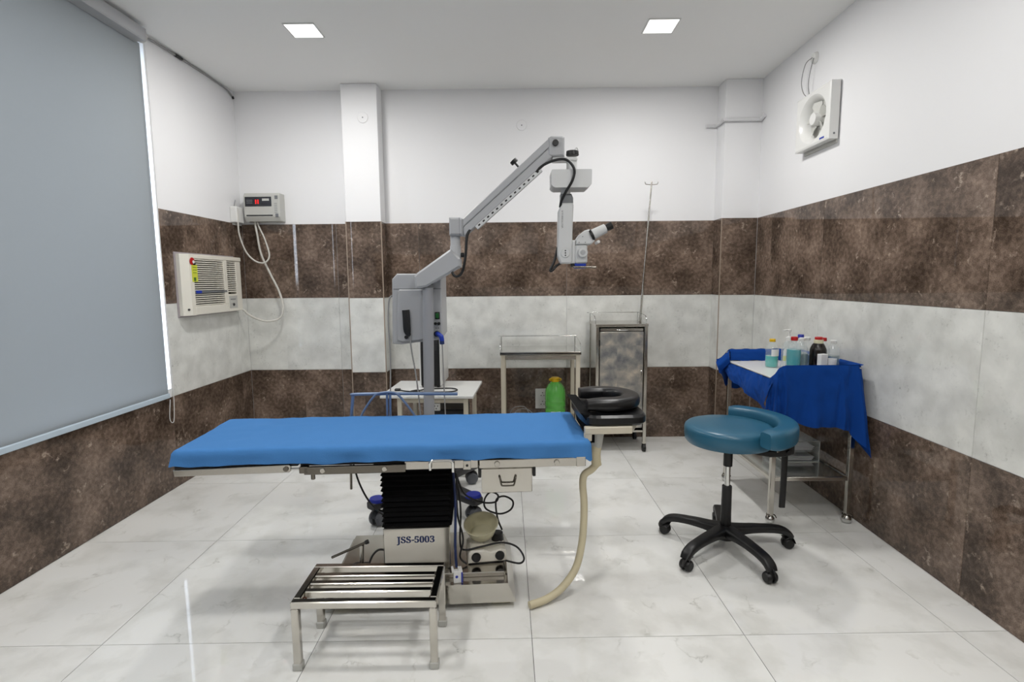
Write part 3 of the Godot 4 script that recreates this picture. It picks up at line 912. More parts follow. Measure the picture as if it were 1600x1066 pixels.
	cyl_part("release_knob", Vector3(-0.405, 0.600, 0.235), Vector3(-0.405, 0.572, 0.235), 0.008, M.steel_dark, t)
	# waste drawer
	var dr := box_part("drawer", Vector3(0.248, 0.498, -0.02), Vector3(0.449, 0.598, 0.244), M.steel, t, 0.003)
	tube_part("handle", [Vector3(0.318, 0.566, 0.246), Vector3(0.320, 0.563, 0.258), Vector3(0.326, 0.538, 0.262), Vector3(0.334, 0.534, 0.262), Vector3(0.368, 0.534, 0.262), Vector3(0.376, 0.538, 0.262), Vector3(0.382, 0.563, 0.258), Vector3(0.384, 0.566, 0.246)], 0.0035, M.steel_dark, dr, 4, 8)
	for x in [0.235, 0.451]:
		box_part("drawer_bracket", Vector3(x, 0.560, 0.10), Vector3(x + 0.012, 0.603, 0.240), M.black_plastic, dr)
	var mt := box_part("mattress", Vector3(-0.915, 0.640, -0.232), Vector3(0.655, 0.692, 0.232), M.black_vinyl, t, 0.012)
	mt.set_meta("label", "thin black vinyl mattress under the sheet")
	# head section
	var hp := S()
	prism(hp, [Vector2(0.668, 0.20), Vector2(0.860, 0.20), Vector2(0.925, 0.06), Vector2(0.925, -0.10), Vector2(0.845, -0.19), Vector2(0.716, -0.19), Vector2(0.716, 0.173), Vector2(0.668, 0.173)], 0.712, 0.742, Transform3D(Basis(Vector3.RIGHT, Vector3.BACK, Vector3.DOWN), Vector3.ZERO).scaled_local(Vector3(1, 1, -1)), 0.003)
	var head := part("head_plate", hp, M.cream_paint, t)
	for z in [0.187, -0.187]:
		box_part("hinge_lug", Vector3(0.716 if z < 0 else 0.666, 0.684, z - 0.012), Vector3(0.740 if z < 0 else 0.696, 0.716, z + 0.012), M.cream_paint, head, 0.003)
	box_part("head_arm", Vector3(0.655, 0.618, -0.02), Vector3(0.735, 0.634, 0.02), M.steel_dark, head)
	box_part("head_riser", Vector3(0.718, 0.618, -0.02), Vector3(0.738, 0.714, 0.02), M.steel_dark, head)
	st = S()
	var ring := []
	for k in 40:
		var a := TAU * k / 40
		ring.append(Vector2(0.800 + 0.138 * signf(cos(a)) * pow(absf(cos(a)), 0.4), 0.195 * signf(sin(a)) * pow(absf(sin(a)), 0.4)))
	prism(st, ring, 0.742, 0.786, Transform3D(Basis(Vector3.RIGHT, Vector3.BACK, Vector3.DOWN), Vector3.ZERO).scaled_local(Vector3(1, 1, -1)), 0.010)
	part("head_pad", st, M.black_vinyl, t)
	st = S()
	prism(st, [Vector2(0.654, 0.794), Vector2(0.700, 0.790), Vector2(0.714, 0.742), Vector2(0.714, 0.668), Vector2(0.702, 0.668), Vector2(0.692, 0.742)], -0.205, 0.171, Transform3D(), 0.006)
	part("gap_flap", st, M.bellows, t)
	# brake lever with sliding bar
	var bk := cyl_part("brake_post", Vector3(-0.272, 0.122, 0.075), Vector3(-0.268, 0.215, 0.075), 0.009, M.steel, t)
	cyl_part("bar", Vector3(-0.395, 0.168, 0.085), Vector3(-0.246, 0.226, 0.070), 0.0055, M.steel_dark, bk)
	cyl_part("bar_cap", Vector3(-0.255, 0.222, 0.071), Vector3(-0.240, 0.228, 0.069), 0.009, M.black_plastic, bk)
	for x in [-0.288, -0.250]:
		cyl_part("foot_knob", Vector3(x, 0.124, 0.09), Vector3(x, 0.139, 0.09), 0.016, M.black_plastic, bk)
	tube_part("motor_cable", [Vector3(-0.168, 0.18, 0.06), Vector3(-0.20, 0.185, 0.065), Vector3(-0.225, 0.165, 0.075), Vector3(-0.24, 0.13, 0.09), Vector3(-0.242, 0.122, 0.12)], 0.0045, M.cable_black, t)
	tube_part("motor_cable", [Vector3(0.125, 0.57, 0.08), Vector3(0.135, 0.40, 0.10), Vector3(0.132, 0.22, 0.12), Vector3(0.136, 0.13, 0.13)], 0.006, M.navy_ink, t)
	# sheet laid over the mattress
	var s := thing("bed_sheet", "blue cotton sheet tucked over the operating table mattress", "sheet", Vector3(-0.13, 0.695, 0))
	st = S()
	var rng := noise(4, 2.2, 3)
	var rows := []
	var cx := -0.124
	var ax := 0.792
	var az := 0.226
	var r := 0.020
	var skirt := 0.072
	var nu := 110
	var nv := 44
	for i in range(nu + 1):
		var row := []
		var u := lerpf(-ax - skirt, ax + skirt, float(i) / nu)
		for j in range(nv + 1):
			var v := lerpf(-az - skirt, az + skirt, float(j) / nv)
			var cxu := clampf(u, -ax, ax)
			var czv := clampf(v, -az, az)
			var e := Vector2(u - cxu, v - czv)
			var l := e.length()
			if absf(e.x) > 0 and absf(e.y) > 0:
				l = maxf(absf(e.x), absf(e.y))
			var d := e.normalized() if l > 1e-6 else Vector2.ZERO
			var p := Vector3(cx + cxu, 0.700, czv)
			var wr := rng.get_noise_2d(u * 1.1, v * 1.6)
			p.y += 0.0035 * wr + 0.0025 * rng.get_noise_2d(u * 4.0 + 9.0, v * 2.0)
			if l > 0.0:
				var a := minf(l / r, PI / 2)
				var drop := maxf(0.0, l - r * PI / 2)
				var hem := 1.0 + 0.16 * rng.get_noise_2d(u * 2.0 + 40.0, signf(v) * 3.0)
				if u > 0.0:
					hem += 0.10 * smoothstep(0.3, ax, u) + 0.45 * smoothstep(ax - 0.03, ax + 0.03, u) * smoothstep(0.15, az, v)
				drop *= hem
				var wob := 0.004 * sin(u * 31.0 + v * 9.0) * minf(1.0, drop / 0.03) + 0.011 * wr * minf(1.0, drop / 0.02)
				p += Vector3(d.x, 0, d.y) * (r * sin(a) + wob + drop * 0.10)
				p.y += -r * (1.0 - cos(a)) - drop
			row.append(p)
		rows.append(row)
	sheet(st, rows, Vector3.ZERO)
	part("cloth", st, M.sheet_cloth, s)
	# horseshoe head cushion
	var hc := thing("horseshoe_headrest", "glossy black horseshoe head cushion on the end of the operating table", "headrest", Vector3(0.79, 0.786, 0))
	var path := []
	path.append(Vector3(0.690, 0.816, 0.118))
	for k in 17:
		var a := lerpf(PI / 2, -PI / 2, k / 16.0)
		path.append(Vector3(0.790 + 0.112 * cos(a), 0.816, 0.118 * sin(a)))
	path.append(Vector3(0.700, 0.816, -0.118))
	path = smooth_path(path, 3)
	var rx := []
	var ry := []
	for i in path.size():
		var e := minf(1.0, minf(i, path.size() - 1 - i) / 2.0)
		rx.append(lerpf(0.030, 0.040, e))
		ry.append(lerpf(0.022, 0.027, e))
	st = S()
	sweep(st, path, rx, ry, Vector3.UP, 20, 0.55)
	part("cushion", st, M.black_vinyl, hc)
	# drain funnel and hose
	var ho := thing("drain_hose", "cream rubber drain hose hanging from the head end to the floor", "hose", Vector3(0.70, 0, 0.16))
	st = S()
	lathe(st, [Vector2(0.012, 0.628), Vector2(0.021, 0.63), Vector2(0.024, 0.66), Vector2(0.033, 0.71), Vector2(0.0, 0.71)], Transform3D(Basis(), Vector3(0.738, 0, 0.10)), 20)
	part("funnel", st, M.grey_plastic, ho)
	tube_part("coupling", [Vector3(0.737, 0.640, 0.10), Vector3(0.733, 0.60, 0.10), Vector3(0.735, 0.565, 0.10), Vector3(0.738, 0.548, 0.10)], 0.021, M.hose, ho, 4, 14)
	tube_part("tube", [Vector3(0.738, 0.555, 0.10), Vector3(0.715, 0.530, 0.10), Vector3(0.684, 0.510, 0.105), Vector3(0.676, 0.47, 0.11), Vector3(0.680, 0.40, 0.12), Vector3(0.678, 0.32, 0.13), Vector3(0.668, 0.22, 0.14), Vector3(0.64, 0.12, 0.155), Vector3(0.58, 0.055, 0.185), Vector3(0.51, 0.024, 0.215), Vector3(0.435, 0.019, 0.246)], 0.0155, M.hose, ho, 6, 14)
	# drape frame clamped to the far rail
	var df := thing("drape_hoop", "bluish steel tube drape hoop rising behind the blue sheet", "tube hoop", Vector3(-0.37, 0.33, -0.27))
	tube_part("post", [Vector3(-0.387, 0.50, -0.275), Vector3(-0.385, 0.60, -0.275), Vector3(-0.366, 0.775, -0.275), Vector3(-0.363, 0.790, -0.275), Vector3(-0.350, 0.797, -0.275), Vector3(-0.1, 0.795, -0.275), Vector3(0.135, 0.789, -0.275)], 0.008, M.blue_steel, df, 5, 10)
	tube_part("arch", [Vector3(-0.36, 0.62, -0.262), Vector3(-0.315, 0.715, -0.262), Vector3(-0.265, 0.785, -0.262), Vector3(-0.235, 0.803, -0.262), Vector3(-0.180, 0.806, -0.262), Vector3(-0.145, 0.790, -0.262), Vector3(-0.09, 0.718, -0.262), Vector3(-0.03, 0.62, -0.262)], 0.0055, M.blue_steel, df, 5, 8)
	for x in [-0.19, -0.205]:
		cyl_part("strut", Vector3(x, 0.60, -0.27), Vector3(x + 0.003, 0.80, -0.27), 0.006, M.blue_steel, df)
	box_part("rail_clamp", Vector3(-0.40, 0.595, -0.29), Vector3(-0.36, 0.645, -0.250), M.steel_dark, df)
	cyl_part("post_end", Vector3(-0.392, 0.325, -0.275), Vector3(-0.387, 0.51, -0.275), 0.006, M.steel_dark, df)
	tube_part("control_cable", [Vector3(-0.375, 0.60, -0.25), Vector3(-0.372, 0.50, -0.24), Vector3(-0.34, 0.38, -0.22), Vector3(-0.28, 0.29, -0.18), Vector3(-0.20, 0.25, -0.12), Vector3(-0.16, 0.25, -0.10)], 0.0045, M.cable_black, df)

func footstep() -> void:
	F = Transform3D(Basis(Vector3.UP, 0.012), Vector3(-0.467, 0, 2.60))
	var t := thing("foot_step", "low stainless steel footstep with open slatted top before the table", "step stool", Vector3.ZERO)
	var hw := 0.249
	var hd := 0.127
	var top := 0.252
	var b := 0.026
	for x in [-1, 1]:
		for z in [-1, 1]:
			var c := Vector3(x * (hw - b / 2), 0, z * (hd - b / 2))
			var l := box_part("leg", c + Vector3(-b / 2, 0.016, -b / 2), c + Vector3(b / 2, top - b, b / 2), M.steel, t, 0.003)
			box_part("foot_cap", c + Vector3(-0.016, 0, -0.016), c + Vector3(0.016, 0.026, 0.016), M.grey_plastic, l, 0.003)
	for z in [-1, 1]:
		box_part("frame_bar", Vector3(-hw, top - b, z * (hd - b / 2) - b / 2), Vector3(hw, top, z * (hd - b / 2) + b / 2), M.steel, t, 0.003)
	for x in [-1, 1]:
		box_part("frame_bar", Vector3(x * (hw - b / 2) - b / 2, top - b, -hd + b), Vector3(x * (hw - b / 2) + b / 2, top, hd - b), M.steel, t, 0.003)
	for k in 3:
		var z := lerpf(-hd + b, hd - b, (k + 1) / 4.0)
		var s := box_part("slat", Vector3(-hw + b, top - b, z - 0.0125), Vector3(hw - b, top - 0.0005, z + 0.0125), M.steel, t, 0.003)
		for x in [-1, 1]:
			box_part("weld", Vector3(x * (hw - b - 0.004) - 0.004, top - b - 0.002, z - 0.010), Vector3(x * (hw - b - 0.004) + 0.004, top - b + 0.008, z + 0.0135), M.rust, s, 0.002)

func foot_pedal() -> void:
	F = F_BED * Transform3D(Basis(Vector3.UP, 0.10), Vector3(0.262, 0.124, 0.03))
	var t := thing("foot_pedal", "white two knob foot switch standing on the table base", "foot switch", Vector3.ZERO)
	var st := S()
	prism(st, [Vector2(-0.085, 0.004), Vector2(0.085, 0.004), Vector2(0.080, 0.052), Vector2(0.060, 0.060), Vector2(0.015, 0.050), Vector2(-0.015, 0.060), Vector2(-0.072, 0.060), Vector2(-0.082, 0.048)], -0.07, 0.07, Transform3D(), 0.006)
	var body := part("body", st, M.cream_plastic, t)
	box_part("rubber_foot", Vector3(-0.08, 0, -0.065), Vector3(0.08, 0.006, 0.065), M.black_plastic, body, 0.001)
	for x in [-0.05, 0.052]:
		cyl_part("pedal_knob", Vector3(x, 0.032, 0.066), Vector3(x, 0.036, 0.084), 0.021, M.black_plastic, t, 0.018)
	cyl_part("pedal_knob", Vector3(0.055, 0.055, -0.03), Vector3(0.055, 0.090, -0.03), 0.028, M.black_plastic, t, 0.024)
	F = F_BED
	var w := thing("pedal_cable", "black cable of the foot switch curling over the bowl and base", "cable", Vector3(0.28, 0.19, 0.0))
	for p in [[Vector3(0.135, 0.52, 0.06), Vector3(0.15, 0.42, 0.06), Vector3(0.155, 0.33, 0.06), Vector3(0.15, 0.22, 0.07), Vector3(0.165, 0.185, 0.09), Vector3(0.24, 0.196, 0.09), Vector3(0.33, 0.196, 0.06), Vector3(0.395, 0.175, 0.06), Vector3(0.425, 0.14, 0.09), Vector3(0.405, 0.131, 0.12), Vector3(0.345, 0.135, 0.10)], [Vector3(0.135, 0.52, 0.05), Vector3(0.165, 0.42, 0.03), Vector3(0.21, 0.37, 0.0), Vector3(0.262, 0.345, -0.02), Vector3(0.31, 0.345, -0.03), Vector3(0.318, 0.375, -0.03), Vector3(0.285, 0.39, -0.03), Vector3(0.258, 0.36, -0.02), Vector3(0.265, 0.325, 0.0), Vector3(0.325, 0.305, 0.01), Vector3(0.375, 0.315, -0.01), Vector3(0.385, 0.345, -0.03), Vector3(0.345, 0.365, -0.04), Vector3(0.31, 0.345, -0.04), Vector3(0.315, 0.27, -0.03), Vector3(0.335, 0.22, -0.01)], [Vector3(0.14, 0.50, 0.07), Vector3(0.142, 0.35, 0.09), Vector3(0.165, 0.24, 0.10), Vector3(0.15, 0.16, 0.10), Vector3(0.18, 0.131, 0.11)]]:
		tube_part("lead", p, 0.0042, M.cable_black, w, 6, 8)
	F = F_BED * Transform3D(Basis(Vector3(1, 0, 0.25).normalized(), 0.30), Vector3(0.245, 0.205, -0.005))
	var b := thing("kidney_bowl", "translucent yellowish plastic bowl tipped on the foot switch", "bowl", Vector3.ZERO)
	st = S()
	lathe(st, [Vector2(0.0, 0.0), Vector2(0.042, 0.0), Vector2(0.056, 0.010), Vector2(0.068, 0.040), Vector2(0.075, 0.060), Vector2(0.078, 0.062), Vector2(0.072, 0.060), Vector2(0.062, 0.036), Vector2(0.050, 0.013), Vector2(0.0, 0.006)], Transform3D(), 32)
	part("shell", st, M.ivory_plastic, b)
	F = F_BED * Transform3D(Basis(Vector3.UP, 0.15), Vector3(0.145, 0.104, 0.197))
	var c := thing("small_carton", "small white and blue carton standing on the table base", "carton", Vector3.ZERO)
	var body2 := box_part("box", Vector3(-0.018, 0.0005, -0.012), Vector3(0.018, 0.050, 0.012), M.white_paper, c, 0.001)
	box_part("blue_panel", Vector3(0.012, 0.001, -0.0125), Vector3(0.0186, 0.046, 0.0127), M.blue_plastic, body2, 0)
	cyl_part("printed_mark", Vector3(-0.006, 0.028, 0.0118), Vector3(-0.006, 0.028, 0.0126), 0.006, M.blue_plastic, body2)
	st = S()
	bx(st, Vector3(-0.013, 0.058, 0), Vector3(0.009, 0.018, 0.022), 0.0005, Transform3D(Basis(Vector3.BACK, 0.15), Vector3.ZERO))
	bx(st, Vector3(0.008, 0.055, 0), Vector3(0.015, 0.012, 0.022), 0.0005)
	part("open_flap", st, M.white_paper, c)

# ---------------------------------------------------------------- microscope
func caster(t: Node3D, p: Vector3, r: float, turn: float, m: Material, hub: Material) -> void:
	var d := Vector3(cos(turn), 0, sin(turn))
	var st := S()
	for s in [-1.0, 1.0]:
		cyl(st, p + d * s * r * 0.25 + Vector3(0, r, 0), p + d * s * r * 0.85 + Vector3(0, r, 0), r, r * 0.92, 24, r * 0.15)
	var w := part("caster_wheel", st, m, t)
	st = S()
	cyl(st, p + Vector3(0, r * 0.9, 0), p + Vector3(0, r * 2.25, 0), r * 0.28)
	sweep(st, smooth_path([p + Vector3(-d.z * r * 0.9, r * 1.15, d.x * r * 0.9), p + Vector3(0, r * 2.0, 0), p + Vector3(d.z * r * 0.7, r * 1.6, -d.x * r * 0.7)], 5), [r * 0.75], [r * 0.12], Vector3.ZERO, 10)
	part("fork", st, hub, w)

func microscope() -> void:
	F = Transform3D()
	var t := thing("surgical_microscope", "grey floor standing surgical microscope with long raised arm and eyepiece head", "microscope", Vector3(-0.456, 0, 1.33))
	var c := Vector3(-0.456, 0, 1.32)
	var feet := [Vector3(-0.705, 0, 1.62), Vector3(-0.180, 0, 1.57), Vector3(-0.235, 0, 1.02), Vector3(-0.70, 0, 1.05)]
	for k in 4:
		var p: Vector3 = feet[k]
		var d := (p - c).normalized()
		var st := S()
		sweep(st, [c + Vector3(0, 0.128, 0), c + d * 0.10 + Vector3(0, 0.128, 0), p + d * 0.02 + Vector3(0, 0.122, 0), p + d * 0.045 + Vector3(0, 0.122, 0)], [0.050, 0.048, 0.042, 0.030], [0.030, 0.030, 0.022, 0.020], Vector3.UP, 16, 0.4)
		var leg := part("base_leg", st, M.leg_dark, t)
		cyl_part("end_cap", p + Vector3(0, 0.138, 0), p + Vector3(0, 0.156, 0), 0.046, M.blue_cap, leg, 0.040, 28)
		caster(leg, p, 0.042, 0.4 + k * 0.5, M.caster_grey, M.leg_dark)
	var x := -0.453
	var z := 1.34
	var pole := cyl_part("column", Vector3(x - 0.006, 0.11, z), Vector3(x + 0.012, 1.30, z), 0.031, M.pole_grey, t, 0.031, 32)
	cyl_part("column_collar", Vector3(x + 0.012, 1.295, z), Vector3(x + 0.012, 1.312, z), 0.034, M.scope_dark, pole, 0.034, 32)
	# control cabinet
	var st := S()
	prism(st, [Vector2(-0.672, 0.962), Vector2(-0.62, 0.958), Vector2(-0.394, 0.985), Vector2(-0.374, 1.01), Vector2(-0.374, 1.375), Vector2(-0.632, 1.377), Vector2(-0.662, 1.345)], 1.03, 1.27, Transform3D(), 0.006)
	var cab := part("control_cabinet", st, M.scope_grey, t)
	st = S()
	prism(st, [Vector2(-0.640, 0.985), Vector2(-0.608, 0.975), Vector2(-0.455, 0.990), Vector2(-0.455, 1.285), Vector2(-0.618, 1.285), Vector2(-0.628, 1.27)], 1.266, 1.288, Transform3D(), 0.006)
	part("front_cover", st, M.scope_grey, cab)
	box_part("cover_groove", Vector3(-0.655, 1.285, 1.266), Vector3(-0.376, 1.289, 1.2725), M.scope_dark, cab, 0)
	var hs := S()
	sweep(hs, smooth_path([Vector3(-0.580, 1.165, 1.302), Vector3(-0.577, 1.12, 1.304), Vector3(-0.574, 1.04, 1.304), Vector3(-0.560, 1.015, 1.300)], 4), [0.021, 0.021, 0.021, 0.021, 0.021, 0.021, 0.021, 0.021, 0.02, 0.017, 0.014, 0.010, 0.008], [0.013], Vector3.BACK, 14, 0.5)
	part("handset", hs, M.black_plastic, cab)
	cyl_part("handset_socket", Vector3(-0.584, 1.004, 1.286), Vector3(-0.584, 1.004, 1.296), 0.011, M.black_plastic, cab)
	box_part("switch_surround", Vector3(-0.414, 1.108, 1.268), Vector3(-0.386, 1.150, 1.278), M.black_plastic, cab)
	box_part("power_switch", Vector3(-0.409, 1.114, 1.272), Vector3(-0.391, 1.144, 1.283), M.green_switch, cab)
	for q in [-0.411, -0.391]:
		cyl_part("fuse_holder", Vector3(q, 1.082, 1.266), Vector3(q, 1.082, 1.284), 0.009, M.black_plastic, cab)
	for q in [-0.409, -0.395]:
		box_part("printed_mark", Vector3(q - 0.004, 1.052, 1.268), Vector3(q + 0.004, 1.058, 1.2712), M.scope_dark, cab, 0)
	st = S()
	cyl(st, Vector3(-0.404, 1.022, 1.266), Vector3(-0.404, 1.022, 1.292), 0.017)
	var plug := part("mains_plug", st, M.black_plastic, cab)
	tube_part("plug_elbow", [Vector3(-0.402, 1.022, 1.285), Vector3(-0.392, 1.021, 1.305), Vector3(-0.376, 1.010, 1.312), Vector3(-0.371, 0.99, 1.312), Vector3(-0.371, 0.98, 1.312)], 0.014, M.blue_plug, plug, 5, 12)
	cyl_part("plug_nut", Vector3(-0.371, 0.985, 1.312), Vector3(-0.370, 0.963, 1.312), 0.014, M.navy_ink, plug)
	tube_part("mains_cable", [Vector3(-0.370, 0.965, 1.312), Vector3(-0.367, 0.85, 1.312), Vector3(-0.364, 0.6, 1.30), Vector3(-0.36, 0.35, 1.25), Vector3(-0.33, 0.2, 1.2)], 0.004, M.cable_grey, t)
	tube_part("handset_cable", [Vector3(-0.560, 1.018, 1.30), Vector3(-0.553, 0.93, 1.305), Vector3(-0.530, 0.78, 1.31), Vector3(-0.515, 0.62, 1.31), Vector3(-0.50, 0.40, 1.31)], 0.0045, M.cable_grey, t)
	tube_part("rear_cable", [Vector3(-0.655, 1.25, 1.24), Vector3(-0.685, 1.23, 1.25), Vector3(-0.695, 1.10, 1.26), Vector3(-0.69, 0.9, 1.26), Vector3(-0.695, 0.7, 1.26), Vector3(-0.71, 0.5, 1.25)], 0.0045, M.cable_grey, t)
	# lower arm
	z = 1.35
	st = S()
	prism(st, [Vector2(-0.502, 1.290), Vector2(-0.44, 1.300), Vector2(-0.245, 1.412), Vector2(-0.245, 1.455), Vector2(-0.300, 1.510), Vector2(-0.492, 1.378), Vector2(-0.510, 1.36)], z - 0.048, z + 0.048, Transform3D(), 0.010)
	var arm := part("lower_arm", st, M.scope_grey, t)
	st = S()
	lathe(st, [Vector2(0, 1.398), Vector2(0.020, 1.400), Vector2(0.0305, 1.412), Vector2(0.031, 1.526), Vector2(0.029, 1.530), Vector2(0.028, 1.532), Vector2(0.028, 1.59), Vector2(0, 1.59)], Transform3D(Basis(), Vector3(-0.276, 0, z)), 32)
	part("swivel_joint", st, M.scope_grey, t)
	cyl_part("lock_knob", Vector3(-0.246, 1.478, z), Vector3(-0.226, 1.478, z), 0.013, M.black_plastic, arm)
	cyl_part("cable_gland", Vector3(-0.306, 1.392, z + 0.03), Vector3(-0.298, 1.415, z + 0.03), 0.014, M.white_gloss, arm)
	st = S()
	prism(st, [Vector2(-0.304, 1.586), Vector2(-0.228, 1.584), Vector2(-0.226, 1.676), Vector2(-0.24, 1.682), Vector2(-0.304, 1.684)], z - 0.05, z + 0.05, Transform3D(), 0.010)
	part("pivot_block", st, M.scope_grey, t)
	box_part("pivot_seam", Vector3(-0.2475, 1.584, z - 0.0505), Vector3(-0.2455, 1.682, z + 0.0505), M.scope_dark, t, 0)
	# spring arm: two bars with a seam between, and a slotted cable channel beneath
	var a0 := Vector2(-0.228, 1.676)
	var a1 := Vector2(0.252, 2.103)
	var b0 := Vector2(-0.224, 1.578)
	var b1 := Vector2(0.268, 2.004)
	var m0 := a0.lerp(b0, 0.47)
	var m1 := a1.lerp(b1, 0.44)
	st = S()
	prism(st, [a0, a1, m1 + Vector2(0, 0.001), m0 + Vector2(0, 0.001)], z - 0.045, z + 0.045, Transform3D(), 0.004)
	part("spring_arm", st, M.scope_grey, t)
	st = S()
	prism(st, [m0 - Vector2(0, 0.001), m1 - Vector2(0, 0.001), b1, b0], z - 0.043, z + 0.043, Transform3D(), 0.004)
	part("spring_arm", st, M.scope_grey, t)
	var dir := (b1 - b0).normalized()
	var nrm := Vector2(dir.y, -dir.x)
	var c0 := b0 + dir * 0.085 - nrm * 0.004
	var c1 := b0 + dir * 0.565 - nrm * 0.004
	st = S()
	prism(st, [c0, c1, c1 + nrm * 0.026, c0 + nrm * 0.026], z + 0.005, z + 0.040, Transform3D(), 0.002)
	var chn := part("cable_channel", st, M.scope_light, t)
	for k in 14:
		var q := c0.lerp(c1, (k + 0.7) / 14.4) + nrm * 0.013
		st = S()
		prism(st, [q - dir * 0.007 - nrm * 0.004, q + dir * 0.007 - nrm * 0.004, q + dir * 0.007 + nrm * 0.004, q - dir * 0.007 + nrm * 0.004], z + 0.039, z + 0.0406, Transform3D(), 0)
		part("slot_shade", st, M.dark_slot, chn)  # dark solid block on the channel, painted as the shade of a slot
	# clamp knob on top of the arm
	var kn := a0.lerp(a1, 0.66)
	var tk := cyl_part("knob_stem", Vector3(kn.x, kn.y, z), Vector3(kn.x - 0.026, kn.y + 0.030, z), 0.006, M.black_plastic, t)
	cyl_part("clamp_knob", Vector3(kn.x - 0.022, kn.y + 0.026, z), Vector3(kn.x - 0.034, kn.y + 0.040, z), 0.022, M.black_plastic, tk)
	# end of the arm
	st = S()
	prism(st, [Vector2(0.249, 2.012), Vector2(0.27, 2.006), Vector2(0.338, 2.008), Vector2(0.338, 2.108), Vector2(0.326, 2.114), Vector2(0.265, 2.115), Vector2(0.249, 2.106)], z - 0.048, z + 0.048, Transform3D(), 0.008)
	var eb := part("end_block", st, M.scope_grey, t)
	cyl_part("end_knob", Vector3(0.288, 2.077, z + 0.047), Vector3(0.288, 2.077, z + 0.062), 0.017, M.black_plastic, eb)
	box_part("carrier_plate", Vector3(0.272, 1.986, z - 0.038), Vector3(0.412, 2.007, z + 0.038), M.scope_light, t, 0.005)
	var dk := cyl_part("top_knob", Vector3(0.386, 2.020, z), Vector3(0.386, 2.044, z), 0.036, M.black_plastic, t, 0.034, 28)
	tube_part("hook", [Vector3(0.400, 2.036, z), Vector3(0.401, 2.055, z), Vector3(0.410, 2.062, z), Vector3(0.416, 2.050, z), Vector3(0.415, 2.03, z)], 0.003, M.scope_light, dk)
	cyl_part("swivel_collar", Vector3(0.383, 1.926, z), Vector3(0.383, 1.988, z), 0.031, M.scope_light, t, 0.030, 28)
	st = S()
	prism(st, [Vector2(0.272, 1.840), Vector2(0.284, 1.834), Vector2(0.462, 1.834), Vector2(0.483, 1.852), Vector2(0.484, 1.926), Vector2(0.480, 1.930), Vector2(0.268, 1.930), Vector2(0.264, 1.924), Vector2(0.264, 1.850)], z - 0.085, z + 0.085, Transform3D(), 0.008)
	part("drive_box", st, M.scope_light, t)
	cyl_part("neck", Vector3(0.348, 1.79, z), Vector3(0.348, 1.836, z), 0.028, M.scope_light, t)
	st = S()
	prism(st, [Vector2(0.318, 1.752), Vector2(0.388, 1.752), Vector2(0.388, 1.785), Vector2(0.378, 1.808), Vector2(0.318, 1.808)], z - 0.038, z + 0.038, Transform3D(), 0.006)
	part("body_cap", st, M.scope_dark, t)
	st = S()
	prism(st, [Vector2(0.300, 1.470), Vector2(0.318, 1.424), Vector2(0.382, 1.424), Vector2(0.384, 1.60), Vector2(0.390, 1.745), Vector2(0.386, 1.757), Vector2(0.324, 1.757), Vector2(0.306, 1.715)], z - 0.044, z + 0.044, Transform3D(), 0.007)
	var body := part("microscope_body", st, M.scope_light, t)
	lettering("VECTORELLA", Transform3D(Basis(Vector3.BACK, PI / 2), Vector3(0.327, 1.668, z + 0.0443)), 0.009, M.grey_ink, body, false, false, 0.098)
	cyl_part("tilt_cover", Vector3(0.344, 1.482, z + 0.043), Vector3(0.344, 1.482, z + 0.050), 0.028, M.scope_light, body, 0.025, 28)
	for q in [0.013, 0.0, -0.013]:
		cyl_part("tilt_screw", Vector3(0.344, 1.482 + q, z + 0.049), Vector3(0.344, 1.482 + q, z + 0.0515), 0.004, M.leg_dark, body)
	st = S()
	prism(st, [Vector2(0.380, 1.424), Vector2(0.402, 1.424), Vector2(0.402, 1.553), Vector2(0.383, 1.553)], z - 0.036, z + 0.036, Transform3D(), 0.004)
	part("focus_slide", st, M.scope_light, t)
	var opt := box_part("optics_block", Vector3(0.400, 1.424, z - 0.045), Vector3(0.468, 1.527, z + 0.045), M.scope_light, t, 0.008)
	cyl_part("zoom_knob", Vector3(0.440, 1.484, z + 0.043), Vector3(0.440, 1.484, z + 0.066), 0.030, M.scope_light, opt, 0.026, 28)
	cyl_part("zoom_hub", Vector3(0.440, 1.484, z + 0.064), Vector3(0.440, 1.484, z + 0.070), 0.014, M.scope_grey, opt)
	# inclined binocular head
	st = S()
	prism(st, [Vector2(0.403, 1.528), Vector2(0.488, 1.528), Vector2(0.508, 1.548), Vector2(0.478, 1.612), Vector2(0.452, 1.606), Vector2(0.424, 1.585), Vector2(0.404, 1.555)], z - 0.05, z + 0.05, Transform3D(), 0.006)
	var bh := part("binocular_head", st, M.scope_light, t)
	for q in [Vector2(0.420, 1.540), Vector2(0.455, 1.540), Vector2(0.440, 1.572)]:
		cyl_part("screw", Vector3(q.x, q.y, z + 0.049), Vector3(q.x, q.y, z + 0.052), 0.003, M.scope_dark, bh)
	for s in [-1.0, 1.0]:
		var p0 := Vector3(0.488, 1.578, z + s * 0.032)
		var d := Vector3(0.90, 0.435, 0).normalized()
		var tb := S()
		cyl(tb, p0 + d * 0.010, p0 + d * 0.092, 0.029, 0.026, 28, 0.003)
		var ey := part("eyepiece_tube", tb, M.scope_light, bh)
		cyl_part("diopter_ring", p0 - d * 0.004, p0 + d * 0.011, 0.033, M.black_plastic, ey, 0.033, 28)
		cyl_part("eyecup", p0 + d * 0.092, p0 + d * 0.130, 0.017, M.black_plastic, ey, 0.022, 24)
	cyl_part("adjust_knob", Vector3(0.518, 1.537, z + 0.02), Vector3(0.528, 1.543, z + 0.06), 0.009, M.white_gloss, bh)
	# objective with blue filter and rod
	var ob := box_part("filter_slide", Vector3(0.398, 1.396, z - 0.03), Vector3(0.462, 1.425, z + 0.035), M.blue_plug, t, 0.003)
